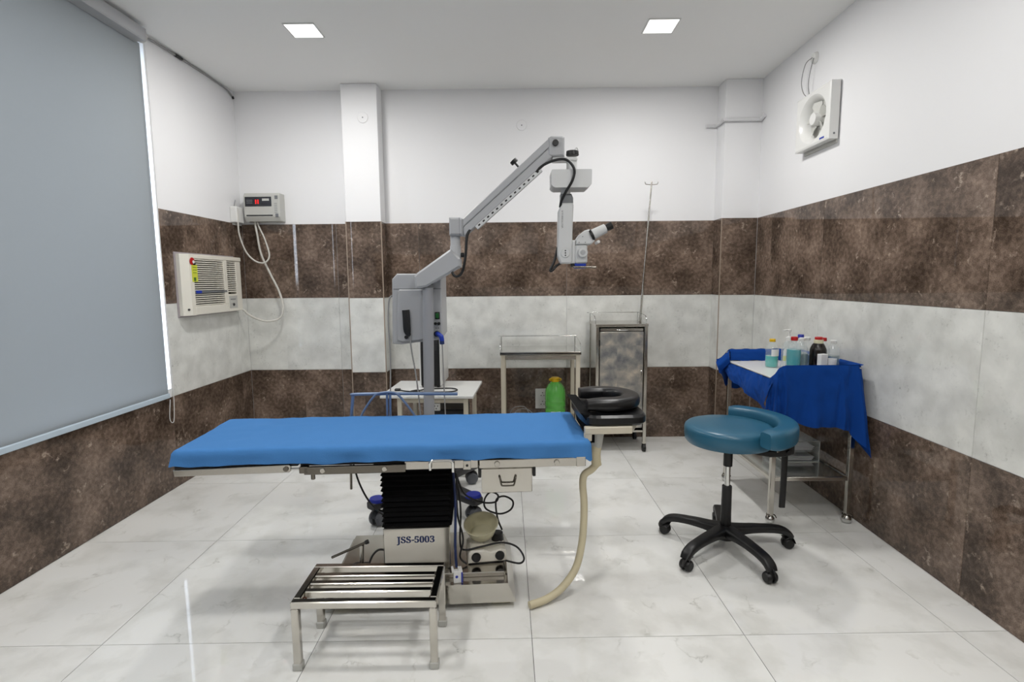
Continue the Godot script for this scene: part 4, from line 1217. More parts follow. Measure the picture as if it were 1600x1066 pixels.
	cyl_part("filter_rod", Vector3(0.388, 1.405, z + 0.038), Vector3(0.520, 1.402, z + 0.038), 0.006, M.steel_dark, ob)
	box_part("filter_catch", Vector3(0.378, 1.405, z - 0.01), Vector3(0.400, 1.424, z + 0.03), M.black_plastic, ob)
	# black cables
	for p in [[Vector3(-0.298, 1.398, z + 0.03), Vector3(-0.285, 1.365, z + 0.035), Vector3(-0.262, 1.358, z + 0.04), Vector3(-0.235, 1.385, z + 0.045), Vector3(-0.215, 1.47, z + 0.05), Vector3(-0.205, 1.58, z + 0.045), Vector3(-0.178, 1.632, z + 0.03), Vector3(-0.15, 1.66, z + 0.02)], [Vector3(0.17, 1.918, z + 0.03), Vector3(0.225, 1.962, z + 0.05), Vector3(0.30, 1.982, z + 0.085), Vector3(0.352, 1.972, z + 0.10), Vector3(0.385, 1.925, z + 0.105), Vector3(0.377, 1.87, z + 0.10), Vector3(0.345, 1.815, z + 0.075), Vector3(0.322, 1.77, z + 0.05), Vector3(0.316, 1.735, z + 0.03)], [Vector3(0.304, 1.515, z), Vector3(0.285, 1.44, z + 0.01), Vector3(0.262, 1.388, z + 0.015), Vector3(0.275, 1.388, z + 0.012), Vector3(0.295, 1.41, z), Vector3(0.322, 1.428, z)]]:
		tube_part("cable", p, 0.0075, M.cable_black, t, 6, 10)

# ---------------------------------------------------------------- back of the room
func desk() -> void:
	F = Transform3D(Basis(Vector3.UP, -0.05), Vector3(-0.525, 0, 0.68))
	var t := thing("computer_desk", "small white topped desk behind the microscope column", "desk", Vector3.ZERO)
	box_part("desktop", Vector3(-0.315, 0.552, -0.29), Vector3(0.315, 0.570, 0.25), M.white_gloss, t, 0.002)
	for x in [-0.19, 0.26]:
		for z in [-0.23, 0.21]:
			box_part("leg", Vector3(x - 0.015, 0.0, z - 0.015), Vector3(x + 0.015, 0.552, z + 0.015), M.cream_paint, t)
	for z in [-0.23, 0.21]:
		box_part("apron", Vector3(-0.19, 0.515, z - 0.008), Vector3(0.26, 0.552, z + 0.008), M.cream_paint, t)
	box_part("lower_shelf", Vector3(-0.20, 0.20, -0.235), Vector3(0.27, 0.216, 0.215), M.black_plastic, t)
	var u := thing("power_unit", "black power unit on the shelf under the white desk", "power unit", Vector3(0.13, 0.216, 0.05))
	box_part("case", Vector3(0.02, 0.216, -0.12), Vector3(0.24, 0.455, 0.15), M.black_plastic, u, 0.008)
	box_part("front_panel", Vector3(0.03, 0.40, 0.148), Vector3(0.23, 0.445, 0.156), M.leg_dark, u, 0.003)
	var sk := box_part("outlet_plate", Vector3(0.035, 0.462, 0.20), Vector3(0.085, 0.512, 0.222), M.grey_plastic, t, 0.002)
	for q in [Vector2(-0.010, 0.008), Vector2(0.010, 0.008), Vector2(0, -0.010)]:
		cyl_part("outlet_hole_shade", Vector3(0.06 + q.x, 0.487 + q.y, 0.221), Vector3(0.06 + q.x, 0.487 + q.y, 0.2235), 0.004, M.dark_slot, sk)  # dark disc on the plate, shade of the hole put into its colour
	F = Transform3D(Basis(Vector3.UP, -0.02), Vector3(-0.550, 0.570, 0.655))
	var c := thing("computer_tower", "white sided computer tower with black front on the desk", "computer", Vector3.ZERO)
	for x in [-0.078, 0.066]:
		box_part("side_panel", Vector3(x, 0.012, -0.36), Vector3(x + 0.012, 0.365, -0.005), M.white_gloss, c, 0.003)
	box_part("chassis", Vector3(-0.068, 0.012, -0.355), Vector3(0.068, 0.363, -0.012), M.white_gloss, c, 0.003)
	var fp := box_part("front_panel", Vector3(-0.066, 0.012, -0.014), Vector3(0.066, 0.360, 0.0), M.black_plastic, c, 0.004)
	for k in 2:
		box_part("drive_bay", Vector3(-0.055, 0.27 + k * 0.04, -0.002), Vector3(0.055, 0.305 + k * 0.04, 0.0025), M.leg_dark, fp, 0.001)
	cyl_part("power_button", Vector3(0.0, 0.23, -0.001), Vector3(0.0, 0.23, 0.003), 0.008, M.scope_dark, fp)
	for x in [-0.055, 0.055]:
		for z in [-0.32, -0.03]:
			cyl_part("foot", Vector3(x, 0.0, z), Vector3(x, 0.014, z), 0.012, M.black_plastic, c)
	F = Transform3D(Basis(), Vector3(0, 0.570, 0))
	var w := thing("desk_cable", "black power lead lying curled on the white desktop", "cable", Vector3(-0.6, 0.0, 0.77))
	tube_part("lead", [Vector3(-0.755, 0.008, 0.76), Vector3(-0.70, 0.005, 0.79), Vector3(-0.64, 0.005, 0.80), Vector3(-0.58, 0.005, 0.74), Vector3(-0.50, 0.005, 0.71), Vector3(-0.40, 0.005, 0.70), Vector3(-0.35, 0.005, 0.75), Vector3(-0.37, 0.005, 0.81), Vector3(-0.45, 0.005, 0.83), Vector3(-0.56, 0.005, 0.82)], 0.0045, M.cable_black, w)
	tube_part("lead", [Vector3(-0.56, 0.005, 0.81), Vector3(-0.60, 0.005, 0.83), Vector3(-0.66, 0.005, 0.82), Vector3(-0.665, 0.005, 0.79), Vector3(-0.62, 0.012, 0.79), Vector3(-0.60, 0.012, 0.82), Vector3(-0.63, 0.008, 0.85), Vector3(-0.585, 0.005, 0.86)], 0.0045, M.cable_black, w)
	box_part("plug", Vector3(-0.785, 0.001, 0.745), Vector3(-0.745, 0.018, 0.772), M.black_plastic, w, 0.004)

func instrument_trolley() -> void:
	F = Transform3D()
	var t := thing("instrument_trolley", "cream legged trolley with railed steel top against the back wall", "trolley", Vector3(0.245, 0, 0.32))
	var x0 := -0.055
	var x1 := 0.545
	var z0 := 0.10
	var z1 := 0.53
	box_part("steel_top", Vector3(x0, 0.788, z0), Vector3(x1, 0.800, z1), M.chrome, t, 0.003)
	box_part("front_rim", Vector3(x0, 0.780, z1 - 0.012), Vector3(x1, 0.806, z1), M.steel, t, 0.003)
	for x in [x0 + 0.022, x1 - 0.022]:
		for z in [z0 + 0.022, z1 - 0.030]:
			var l := box_part("leg", Vector3(x - 0.016, 0.055, z - 0.016), Vector3(x + 0.016, 0.788, z + 0.016), M.cream_paint, t, 0.003)
			cyl_part("wheel", Vector3(x - 0.01, 0.027, z), Vector3(x + 0.01, 0.027, z), 0.027, M.black_plastic, l)
	box_part("cross_bar", Vector3(x0 + 0.03, 0.745, z1 - 0.038), Vector3(x1 - 0.03, 0.776, z1 - 0.022), M.steel, t)
	box_part("cross_bar", Vector3(x0 + 0.03, 0.745, z0 + 0.014), Vector3(x1 - 0.03, 0.776, z0 + 0.030), M.steel, t)
	box_part("lower_shelf", Vector3(x0 + 0.01, 0.226, z0 + 0.01), Vector3(x1 - 0.01, 0.240, z1 - 0.01), M.steel, t)
	tube_part("guard_rail", [Vector3(x0 + 0.004, 0.80, z1 - 0.02), Vector3(x0 + 0.003, 0.835, z1 - 0.03), Vector3(x0 + 0.002, 0.862, z1 - 0.07), Vector3(x0 + 0.0, 0.876, z0 + 0.20), Vector3(x0, 0.880, z0 + 0.03), Vector3(x0 + 0.004, 0.881, z0 + 0.006), Vector3(x0 + 0.03, 0.881, z0 + 0.004), Vector3(x1 - 0.03, 0.881, z0 + 0.004), Vector3(x1 - 0.004, 0.881, z0 + 0.006), Vector3(x1, 0.880, z0 + 0.03), Vector3(x1, 0.876, z0 + 0.20), Vector3(x1 - 0.002, 0.862, z1 - 0.07), Vector3(x1 - 0.003, 0.835, z1 - 0.03), Vector3(x1 - 0.004, 0.80, z1 - 0.02)], 0.0035, M.chrome, t, 5, 8)
	for x in [x0 + 0.002, x1 - 0.002]:
		cyl_part("rail_post", Vector3(x, 0.80, z0 + 0.008), Vector3(x, 0.881, z0 + 0.008), 0.0035, M.chrome, t)
	var b := thing("green_bottle", "large green plastic bottle with yellow cap on the trolley shelf", "bottle", Vector3(0.368, 0.240, 0.32))
	var st := S()
	lathe(st, [Vector2(0, 0.240), Vector2(0.074, 0.242), Vector2(0.080, 0.250), Vector2(0.080, 0.33), Vector2(0.077, 0.335), Vector2(0.077, 0.345), Vector2(0.080, 0.350), Vector2(0.080, 0.385), Vector2(0.077, 0.390), Vector2(0.077, 0.398), Vector2(0.080, 0.403), Vector2(0.080, 0.455), Vector2(0.074, 0.490), Vector2(0.058, 0.520), Vector2(0.036, 0.540), Vector2(0.026, 0.546), Vector2(0.026, 0.556), Vector2(0, 0.556)], Transform3D(Basis(), Vector3(0.368, 0, 0.32)), 36)
	part("body", st, M.green_pet, b)
	st = S()
	lathe(st, [Vector2(0, 0.545), Vector2(0.030, 0.545), Vector2(0.032, 0.550), Vector2(0.032, 0.575), Vector2(0.028, 0.580), Vector2(0, 0.580)], Transform3D(Basis(), Vector3(0.368, 0, 0.32)), 28)
	part("cap", st, M.yellow_plastic, b)
	tube_part("handle_ring", [Vector3(0.335, 0.552, 0.325), Vector3(0.322, 0.562, 0.335), Vector3(0.335, 0.574, 0.35), Vector3(0.368, 0.578, 0.357), Vector3(0.401, 0.574, 0.35), Vector3(0.414, 0.562, 0.335), Vector3(0.401, 0.552, 0.325)], 0.005, M.yellow_plastic, b)
	box_part("label", Vector3(0.330, 0.258, 0.388), Vector3(0.406, 0.322, 0.402), M.white_paper, b, 0.003)
	var w := thing("loose_cable", "thin grey cable coiled on the shelf under the trolley top", "cable", Vector3(0.10, 0.24, 0.35))
	tube_part("coil", [Vector3(0.00, 0.245, 0.30), Vector3(0.03, 0.32, 0.30), Vector3(0.08, 0.345, 0.31), Vector3(0.14, 0.335, 0.32), Vector3(0.17, 0.25, 0.32), Vector3(0.12, 0.246, 0.36), Vector3(0.06, 0.246, 0.38), Vector3(0.06, 0.31, 0.33), Vector3(0.12, 0.325, 0.30), Vector3(0.18, 0.30, 0.30), Vector3(0.20, 0.246, 0.30)], 0.003, M.cable_grey, w)

func steel_cabinet() -> void:
	F = Transform3D()
	var t := thing("steel_locker", "stained stainless steel bedside locker on black castors, stains and reflections coloured into its door", "locker", Vector3(0.867, 0, 0.23))
	var x0 := 0.670
	var x1 := 1.064
	var z0 := 0.05
	var z1 := 0.40
	for x in [x0 + 0.013, x1 - 0.013]:
		for z in [z0 + 0.013, z1 - 0.013]:
			var l := box_part("corner_post", Vector3(x - 0.013, 0.062, z - 0.013), Vector3(x + 0.013, 0.994, z + 0.013), M.steel, t, 0.003)
			cyl_part("wheel", Vector3(x - 0.012, 0.030, z), Vector3(x + 0.012, 0.030, z), 0.030, M.black_plastic, l)
			box_part("wheel_fork", Vector3(x - 0.016, 0.028, z - 0.006), Vector3(x + 0.016, 0.066, z + 0.006), M.black_plastic, l)
	var st := S()
	bmm(st, Vector3(x0 + 0.004, 0.155, z0 + 0.004), Vector3(x0 + 0.010, 0.985, z1 - 0.012), 0.001)
	bmm(st, Vector3(x1 - 0.010, 0.155, z0 + 0.004), Vector3(x1 - 0.004, 0.985, z1 - 0.012), 0.001)
	bmm(st, Vector3(x0 + 0.004, 0.155, z0 + 0.002), Vector3(x1 - 0.004, 0.985, z0 + 0.008), 0.001)
	bmm(st, Vector3(x0 + 0.004, 0.155, z0 + 0.004), Vector3(x1 - 0.004, 0.170, z1 - 0.006), 0.001)
	part("body", st, M.steel, t)
	box_part("top", Vector3(x0 - 0.003, 0.975, z0 - 0.003), Vector3(x1 + 0.003, 0.997, z1 + 0.003), M.steel, t, 0.003)
	var dr := box_part("drawer_front", Vector3(x0 + 0.034, 0.942, z1 - 0.022), Vector3(x1 - 0.034, 0.962, z1 - 0.002), M.chrome, t, 0.003)
	tube_part("drawer_pull", [Vector3(0.83, 0.953, z1 - 0.003), Vector3(0.845, 0.950, z1 + 0.006), Vector3(0.90, 0.950, z1 + 0.006), Vector3(0.915, 0.953, z1 - 0.003)], 0.004, M.chrome, dr)
	var d := box_part("door", Vector3(x0 + 0.031, 0.190, z1 - 0.018), Vector3(x1 - 0.031, 0.936, z1 - 0.004), M.stain_reflection_steel, t, 0.003)  # door colour holds painted reflections along with its stains
	tube_part("door_handle", [Vector3(1.018, 0.640, z1 - 0.006), Vector3(1.018, 0.634, z1 + 0.010), Vector3(1.018, 0.560, z1 + 0.010), Vector3(1.018, 0.552, z1 - 0.006)], 0.0035, M.chrome, d)
	for y in [0.85, 0.30]:
		cyl_part("hinge", Vector3(x0 + 0.029, y - 0.025, z1 - 0.004), Vector3(x0 + 0.029, y + 0.025, z1 - 0.004), 0.004, M.steel_dark, d)
	tube_part("guard_rail", [Vector3(x0 + 0.003, 0.997, z1 - 0.05), Vector3(x0 + 0.002, 1.035, z1 - 0.06), Vector3(x0, 1.055, z1 - 0.12), Vector3(x0, 1.062, z0 + 0.02), Vector3(x0 + 0.012, 1.063, z0 + 0.004), Vector3(x1 - 0.012, 1.063, z0 + 0.004), Vector3(x1, 1.062, z0 + 0.02), Vector3(x1, 1.055, z1 - 0.12), Vector3(x1 - 0.002, 1.035, z1 - 0.06), Vector3(x1 - 0.003, 0.997, z1 - 0.05)], 0.0035, M.chrome, t, 5, 8)
	for x in [x0 + 0.003, x1 - 0.003]:
		cyl_part("rail_post", Vector3(x, 0.995, z0 + 0.006), Vector3(x, 1.062, z0 + 0.006), 0.0035, M.chrome, t)
	var p := thing("drip_stand", "tall slim steel drip rod with hooks rising from the locker", "drip stand", Vector3(1.048, 0.997, 0.20))
	cyl_part("rod", Vector3(1.047, 0.997, 0.20), Vector3(1.072, 1.38, 0.20), 0.0085, M.steel, p)
	cyl_part("inner_rod", Vector3(1.0714, 1.37, 0.20), Vector3(1.1175, 2.075, 0.20), 0.0062, M.steel, p)
	cyl_part("socket", Vector3(1.047, 0.996, 0.20), Vector3(1.049, 1.03, 0.20), 0.013, M.steel, p)
	for s in [-1.0, 1.0]:
		tube_part("hook", [Vector3(1.1166, 2.052, 0.20), Vector3(1.1166 + s * 0.03, 2.054, 0.20), Vector3(1.1166 + s * 0.046, 2.058, 0.20), Vector3(1.1166 + s * 0.050, 2.074, 0.20)], 0.003, M.steel, p)

# ---------------------------------------------------------------- right hand side
func steel_caster(t: Node3D, p: Vector3) -> void:
	var st := S()
	lathe(st, [Vector2(0.0, 0.0), Vector2(0.012, 0.001), Vector2(0.021, 0.008), Vector2(0.025, 0.020), Vector2(0.023, 0.033), Vector2(0.014, 0.044), Vector2(0.0, 0.046)], Transform3D(Basis(), p), 20)
	var w := part("ball_castor", st, M.chrome, t)
	st = S()
	for k in 3:
		var a := TAU * k / 3.0 + 0.5
		sweep(st, smooth_path([p + Vector3(0, 0.052, 0), p + Vector3(cos(a) * 0.022, 0.050, sin(a) * 0.022), p + Vector3(cos(a) * 0.031, 0.036, sin(a) * 0.031)], 3), [0.008], [0.0025], Vector3.ZERO, 8)
	part("castor_hood", st, M.steel_dark, w)

func dressing_trolley() -> void:
	F = Transform3D()
	var t := thing("dressing_trolley", "stainless steel dressing trolley with white top beside the side wall", "trolley", Vector3(1.65, 0, 1.31))
	var xs := [1.445, 1.862]
	var zs := [1.005, 1.625]
	for x in xs:
		for z in zs:
			var l := box_part("leg", Vector3(x - 0.0125, 0.045, z - 0.0125), Vector3(x + 0.0125, 0.795, z + 0.0125), M.steel, t, 0.002)
			steel_caster(l, Vector3(x, 0, z))
	box_part("white_top", Vector3(1.428, 0.797, 1.000), Vector3(1.866, 0.806, 1.640), M.white_gloss, t, 0.002)
	for z in zs:
		box_part("rail", Vector3(xs[0], 0.240, z - 0.010), Vector3(xs[1], 0.262, z + 0.010), M.steel, t)
		box_part("top_rail", Vector3(xs[0], 0.770, z - 0.010), Vector3(xs[1], 0.796, z + 0.010), M.steel, t)
	for x in xs:
		box_part("rail", Vector3(x - 0.010, 0.240, zs[0]), Vector3(x + 0.010, 0.262, zs[1]), M.steel, t)
		box_part("top_rail", Vector3(x - 0.010, 0.770, zs[0]), Vector3(x + 0.010, 0.796, zs[1]), M.steel, t)
	box_part("lower_shelf", Vector3(xs[0], 0.250, zs[0]), Vector3(xs[1], 0.256, zs[1]), M.chrome, t, 0.001)
	tube_part("guard_rail", [Vector3(1.44, 0.800, 1.012), Vector3(1.44, 0.852, 1.006), Vector3(1.45, 0.860, 1.005), Vector3(1.845, 0.860, 1.005), Vector3(1.858, 0.860, 1.012), Vector3(1.860, 0.860, 1.30), Vector3(1.858, 0.860, 1.628), Vector3(1.845, 0.860, 1.637), Vector3(1.485, 0.860, 1.639), Vector3(1.47, 0.854, 1.639), Vector3(1.468, 0.800, 1.634)], 0.004, M.chrome, t, 5, 8)
	# the cloth thrown over the rails
	var c := thing("drape_cloth", "royal blue cloth thrown over the rails of the dressing trolley", "cloth", Vector3(1.65, 0.42, 1.31))
	var nz := noise(9, 3.0, 3)
	var st := S()
	# front and wall side: a curtain hanging from the rail
	var top := [Vector3(1.420, 0.800, 1.600), Vector3(1.428, 0.830, 1.638), Vector3(1.445, 0.866, 1.652), Vector3(1.475, 0.878, 1.655), Vector3(1.60, 0.878, 1.655), Vector3(1.74, 0.877, 1.655), Vector3(1.80, 0.877, 1.655), Vector3(1.86, 0.877, 1.650), Vector3(1.884, 0.877, 1.628), Vector3(1.886, 0.877, 1.50), Vector3(1.886, 0.877, 1.25), Vector3(1.886, 0.877, 1.00)]
	var hem := [0.640, 0.632, 0.618, 0.595, 0.556, 0.548, 0.535, 0.45, 0.395, 0.50, 0.58, 0.60]
	var outw := [Vector3(-0.6, 0, 0.7), Vector3(-0.5, 0, 0.8), Vector3(-0.3, 0, 1), Vector3(0, 0, 1), Vector3(0, 0, 1), Vector3(0, 0, 1), Vector3(0, 0, 1), Vector3(0.15, 0, 1), Vector3(0.4, 0, 0.9), Vector3(0.5, 0, 0.3), Vector3(0.3, 0, 0), Vector3(0.3, 0, 0)]
	var n := 88
	var rows := []
	for j in 19:
		rows.append([])
	for i in range(n + 1):
		var f := float(i) / n * (top.size() - 1)
		var k := mini(int(f), top.size() - 2)
		var w := f - k
		var p: Vector3 = (top[k] as Vector3).lerp(top[k + 1], w)
		var h: float = lerpf(hem[k], hem[k + 1], smoothstep(0, 1, w))
		var o: Vector3 = (outw[k] as Vector3).lerp(outw[k + 1], w).normalized()
		var room_out := clampf(1.0 - (p.x - 1.84) / 0.05, 0.25, 1.0)
		for j in 19:
			var v := j / 18.0
			var y := lerpf(p.y, h, v)
			var fold := 0.014 * sin(f * 4.6 + 1.0) * v + 0.010 * sin(f * 9.1 + v * 2.0) * v + 0.012 * nz.get_noise_2d(f * 0.30, v * 0.9) + 0.006 * sin(v * 11.0 + f * 2.2) * v * (1.0 - v)
			fold += 0.010 * smoothstep(5.6, 6.0, f) * (1.0 - smoothstep(6.0, 6.05, f)) * v
			var flare := Vector3(0.022, 0, 0.085) * v * smoothstep(6.2, 7.6, f) * (1.0 - smoothstep(8.0, 9.0, f))
			rows[j].append(Vector3(p.x, y, p.z) + flare + o * ((fold + 0.030 * v + 0.006 * sin(minf(1.0, v * 8.0) * PI / 2)) * room_out))
	sheet(st, rows, Vector3.ZERO)
	# inside of the front and back rails, down to the white top
	for a in [[1.640, 1.622, 1.475], [1.000, 1.030, 1.440]]:
		rows = []
		for j in 7:
			var v := j / 6.0
			var r := []
			for i in 25:
				var x := lerpf(a[2], 1.868, i / 24.0)
				r.append(Vector3(x, lerpf(0.878, 0.808, v) + 0.004 * sin(i * 0.9) * v, (lerpf(1.630 if a[0] > 1.3 else 1.013, a[1], smoothstep(0, 1, v)) if j > 0 else (1.653 if a[0] > 1.3 else 0.995)) + 0.003 * nz.get_noise_2d(x * 5.0, v)))
			rows.append(r)
		sheet(st, rows, Vector3.ZERO)
	rows = []
	for j in 7:
		var r := []
		for i in 25:
			r.append(Vector3(lerpf(1.852, 1.840, smoothstep(0, 1, j / 6.0)) if j > 0 else 1.886, lerpf(0.878, 0.808, j / 6.0), lerpf(1.00, 1.652, i / 24.0)))
		rows.append(r)
	sheet(st, rows, Vector3.ZERO)
	# back: over the rail and down behind, bunched at the open corner
	rows = []
	for j in 9:
		var v := j / 8.0
		var r := []
		for i in 31:
			var s := i / 30.0
			var x := lerpf(1.868, 1.352, s)
			var b := smoothstep(0.80, 1.0, s)
			r.append(Vector3(x, lerpf(0.879 - 0.065 * b, lerpf(0.62, 0.735, b), v) + 0.003 * sin(i * 1.1), 0.995 + 0.02 * b + (0.02 + 0.012 * sin(i * 0.8)) * -v * (1.0 - b) + 0.055 * b * v))
		rows.append(r)
	sheet(st, rows, Vector3.ZERO)
	rows = []
	for j in 9:
		var v := j / 8.0
		var r := []
		for i in 13:
			var s := i / 12.0
			var a := Vector3(1.440, 0.872, 1.002).lerp(Vector3(1.352, 0.800, 1.012), s)
			var b := Vector3(1.425, 0.800, 1.06).lerp(Vector3(1.362, 0.735, 1.05), s)
			r.append(a.lerp(b, v) + Vector3(-0.012, 0.010, 0.022) * sin(v * PI))
		rows.append(r)
	sheet(st, rows, Vector3.ZERO)
	# open side: hanging below the edge of the white top
	rows = []
	for j in 11:
		var v := j / 10.0
		var r := []
		for i in 41:
			var s := i / 40.0
			var z := lerpf(1.015, 1.640, s)
			var h := lerpf(0.735, 0.638, pow(s, 0.85))
			r.append(Vector3(1.424 - 0.040 * sin(v * 1.9) * (0.6 + 0.4 * s) + 0.008 * sin(s * 16.0 + v) * v + 0.010 * nz.get_noise_2d(s * 5.0, v * 2.0), lerpf(0.797, h, v), z))
		rows.append(r)
	sheet(st, rows, Vector3.ZERO)
	part("cloth", st, M.drape_cloth, c)
	# letter tray on the shelf
	var a := thing("document_tray", "clear acrylic two tier tray of white papers on the trolley shelf", "tray", Vector3(1.74, 0.256, 1.24))
	for y in [0.257, 0.318, 0.378]:
		box_part("shelf", Vector3(1.645, y, 1.08), Vector3(1.838, y + 0.003, 1.38), M.clear_plastic, a, 0.001)
	for x in [1.645, 1.835]:
		box_part("side", Vector3(x, 0.257, 1.08), Vector3(x + 0.003, 0.381, 1.38), M.clear_plastic, a, 0.001)
	st = S()
	for e in [[Vector3(1.645, 0.378, 1.378), Vector3(1.838, 0.382, 1.383)], [Vector3(1.645, 0.256, 1.378), Vector3(1.838, 0.260, 1.383)], [Vector3(1.834, 0.256, 1.378), Vector3(1.838, 0.382, 1.383)]]:
		bmm(st, e[0], e[1], 0.001)
	part("edge", st, M.grey_plastic, a)
	for y in [0.262, 0.323]:
		var s := thing("paper_sheaf", "loose sheaf of white papers in the acrylic tray, %s tier" % ("lower" if y < 0.3 else "upper"), "papers", Vector3(1.73, y, 1.24), "papers in the tray")
		st = S()
		for k in 3:
			bx(st, Vector3(1.725 + 0.006 * k, y + 0.004 + 0.008 * k, 1.235), Vector3(0.16, 0.005, 0.26), 0.001, Transform3D(Basis(Vector3.BACK, 0.0), Vector3.ZERO))
		part("sheets", st, M.white_paper, s)

func bottle(called: String, label: String, at: Vector3, r: float, h: float, liquid: Material, level: float, cap: Material, glass: Material, ribs := false, paper := false) -> Node3D:
	F = Transform3D(Basis(), at)
	var t := thing(called, label, "bottle", Vector3.ZERO, "bottles on the dressing trolley")
	var st := S()
	var sh := h * 0.70
	var prof := [Vector2(0, 0.0), Vector2(r * 0.92, 0.0), Vector2(r, 0.006)]
	if ribs:
		for k in 4:
			var y := 0.018 + k * sh * 0.13
			prof.append(Vector2(r, y))
			prof.append(Vector2(r * 0.95, y + 0.005))
			prof.append(Vector2(r, y + 0.010))
	prof += [Vector2(r, sh * 0.92), Vector2(r * 0.93, sh), Vector2(r * 0.70, h * 0.80), Vector2(r * 0.42, h * 0.86), Vector2(r * 0.38, h * 0.89), Vector2(r * 0.38, h * 0.93), Vector2(0, h * 0.93)]
	lathe(st, prof, Transform3D(), 28)
	part("body", st, glass, t)
	if liquid:
		st = S()
		var k := r * 0.94
		lathe(st, [Vector2(0, 0.003), Vector2(k * 0.92, 0.003), Vector2(k, 0.008), Vector2(k, h * level), Vector2(0, h * level)], Transform3D(), 28)
		part("liquid", st, liquid, t)
	st = S()
	lathe(st, [Vector2(0, h * 0.90), Vector2(r * 0.46, h * 0.90), Vector2(r * 0.48, h * 0.91), Vector2(r * 0.48, h * 0.985), Vector2(r * 0.42, h), Vector2(0, h)], Transform3D(), 24)
	part("cap", st, cap, t)
	if paper:
		st = S()
		var rows := []
		for i in 2:
			var row := []
			for k in 13:
				var a := lerpf(0.35, 2.1, k / 12.0)
				row.append(Vector3(cos(a) * (r + 0.0006), sh * (0.58 if i else 0.92), sin(a) * (r + 0.0006)))
			rows.append(row)
		sheet(st, rows, Vector3.ZERO)
		part("label", st, M.white_paper, t)
	return t

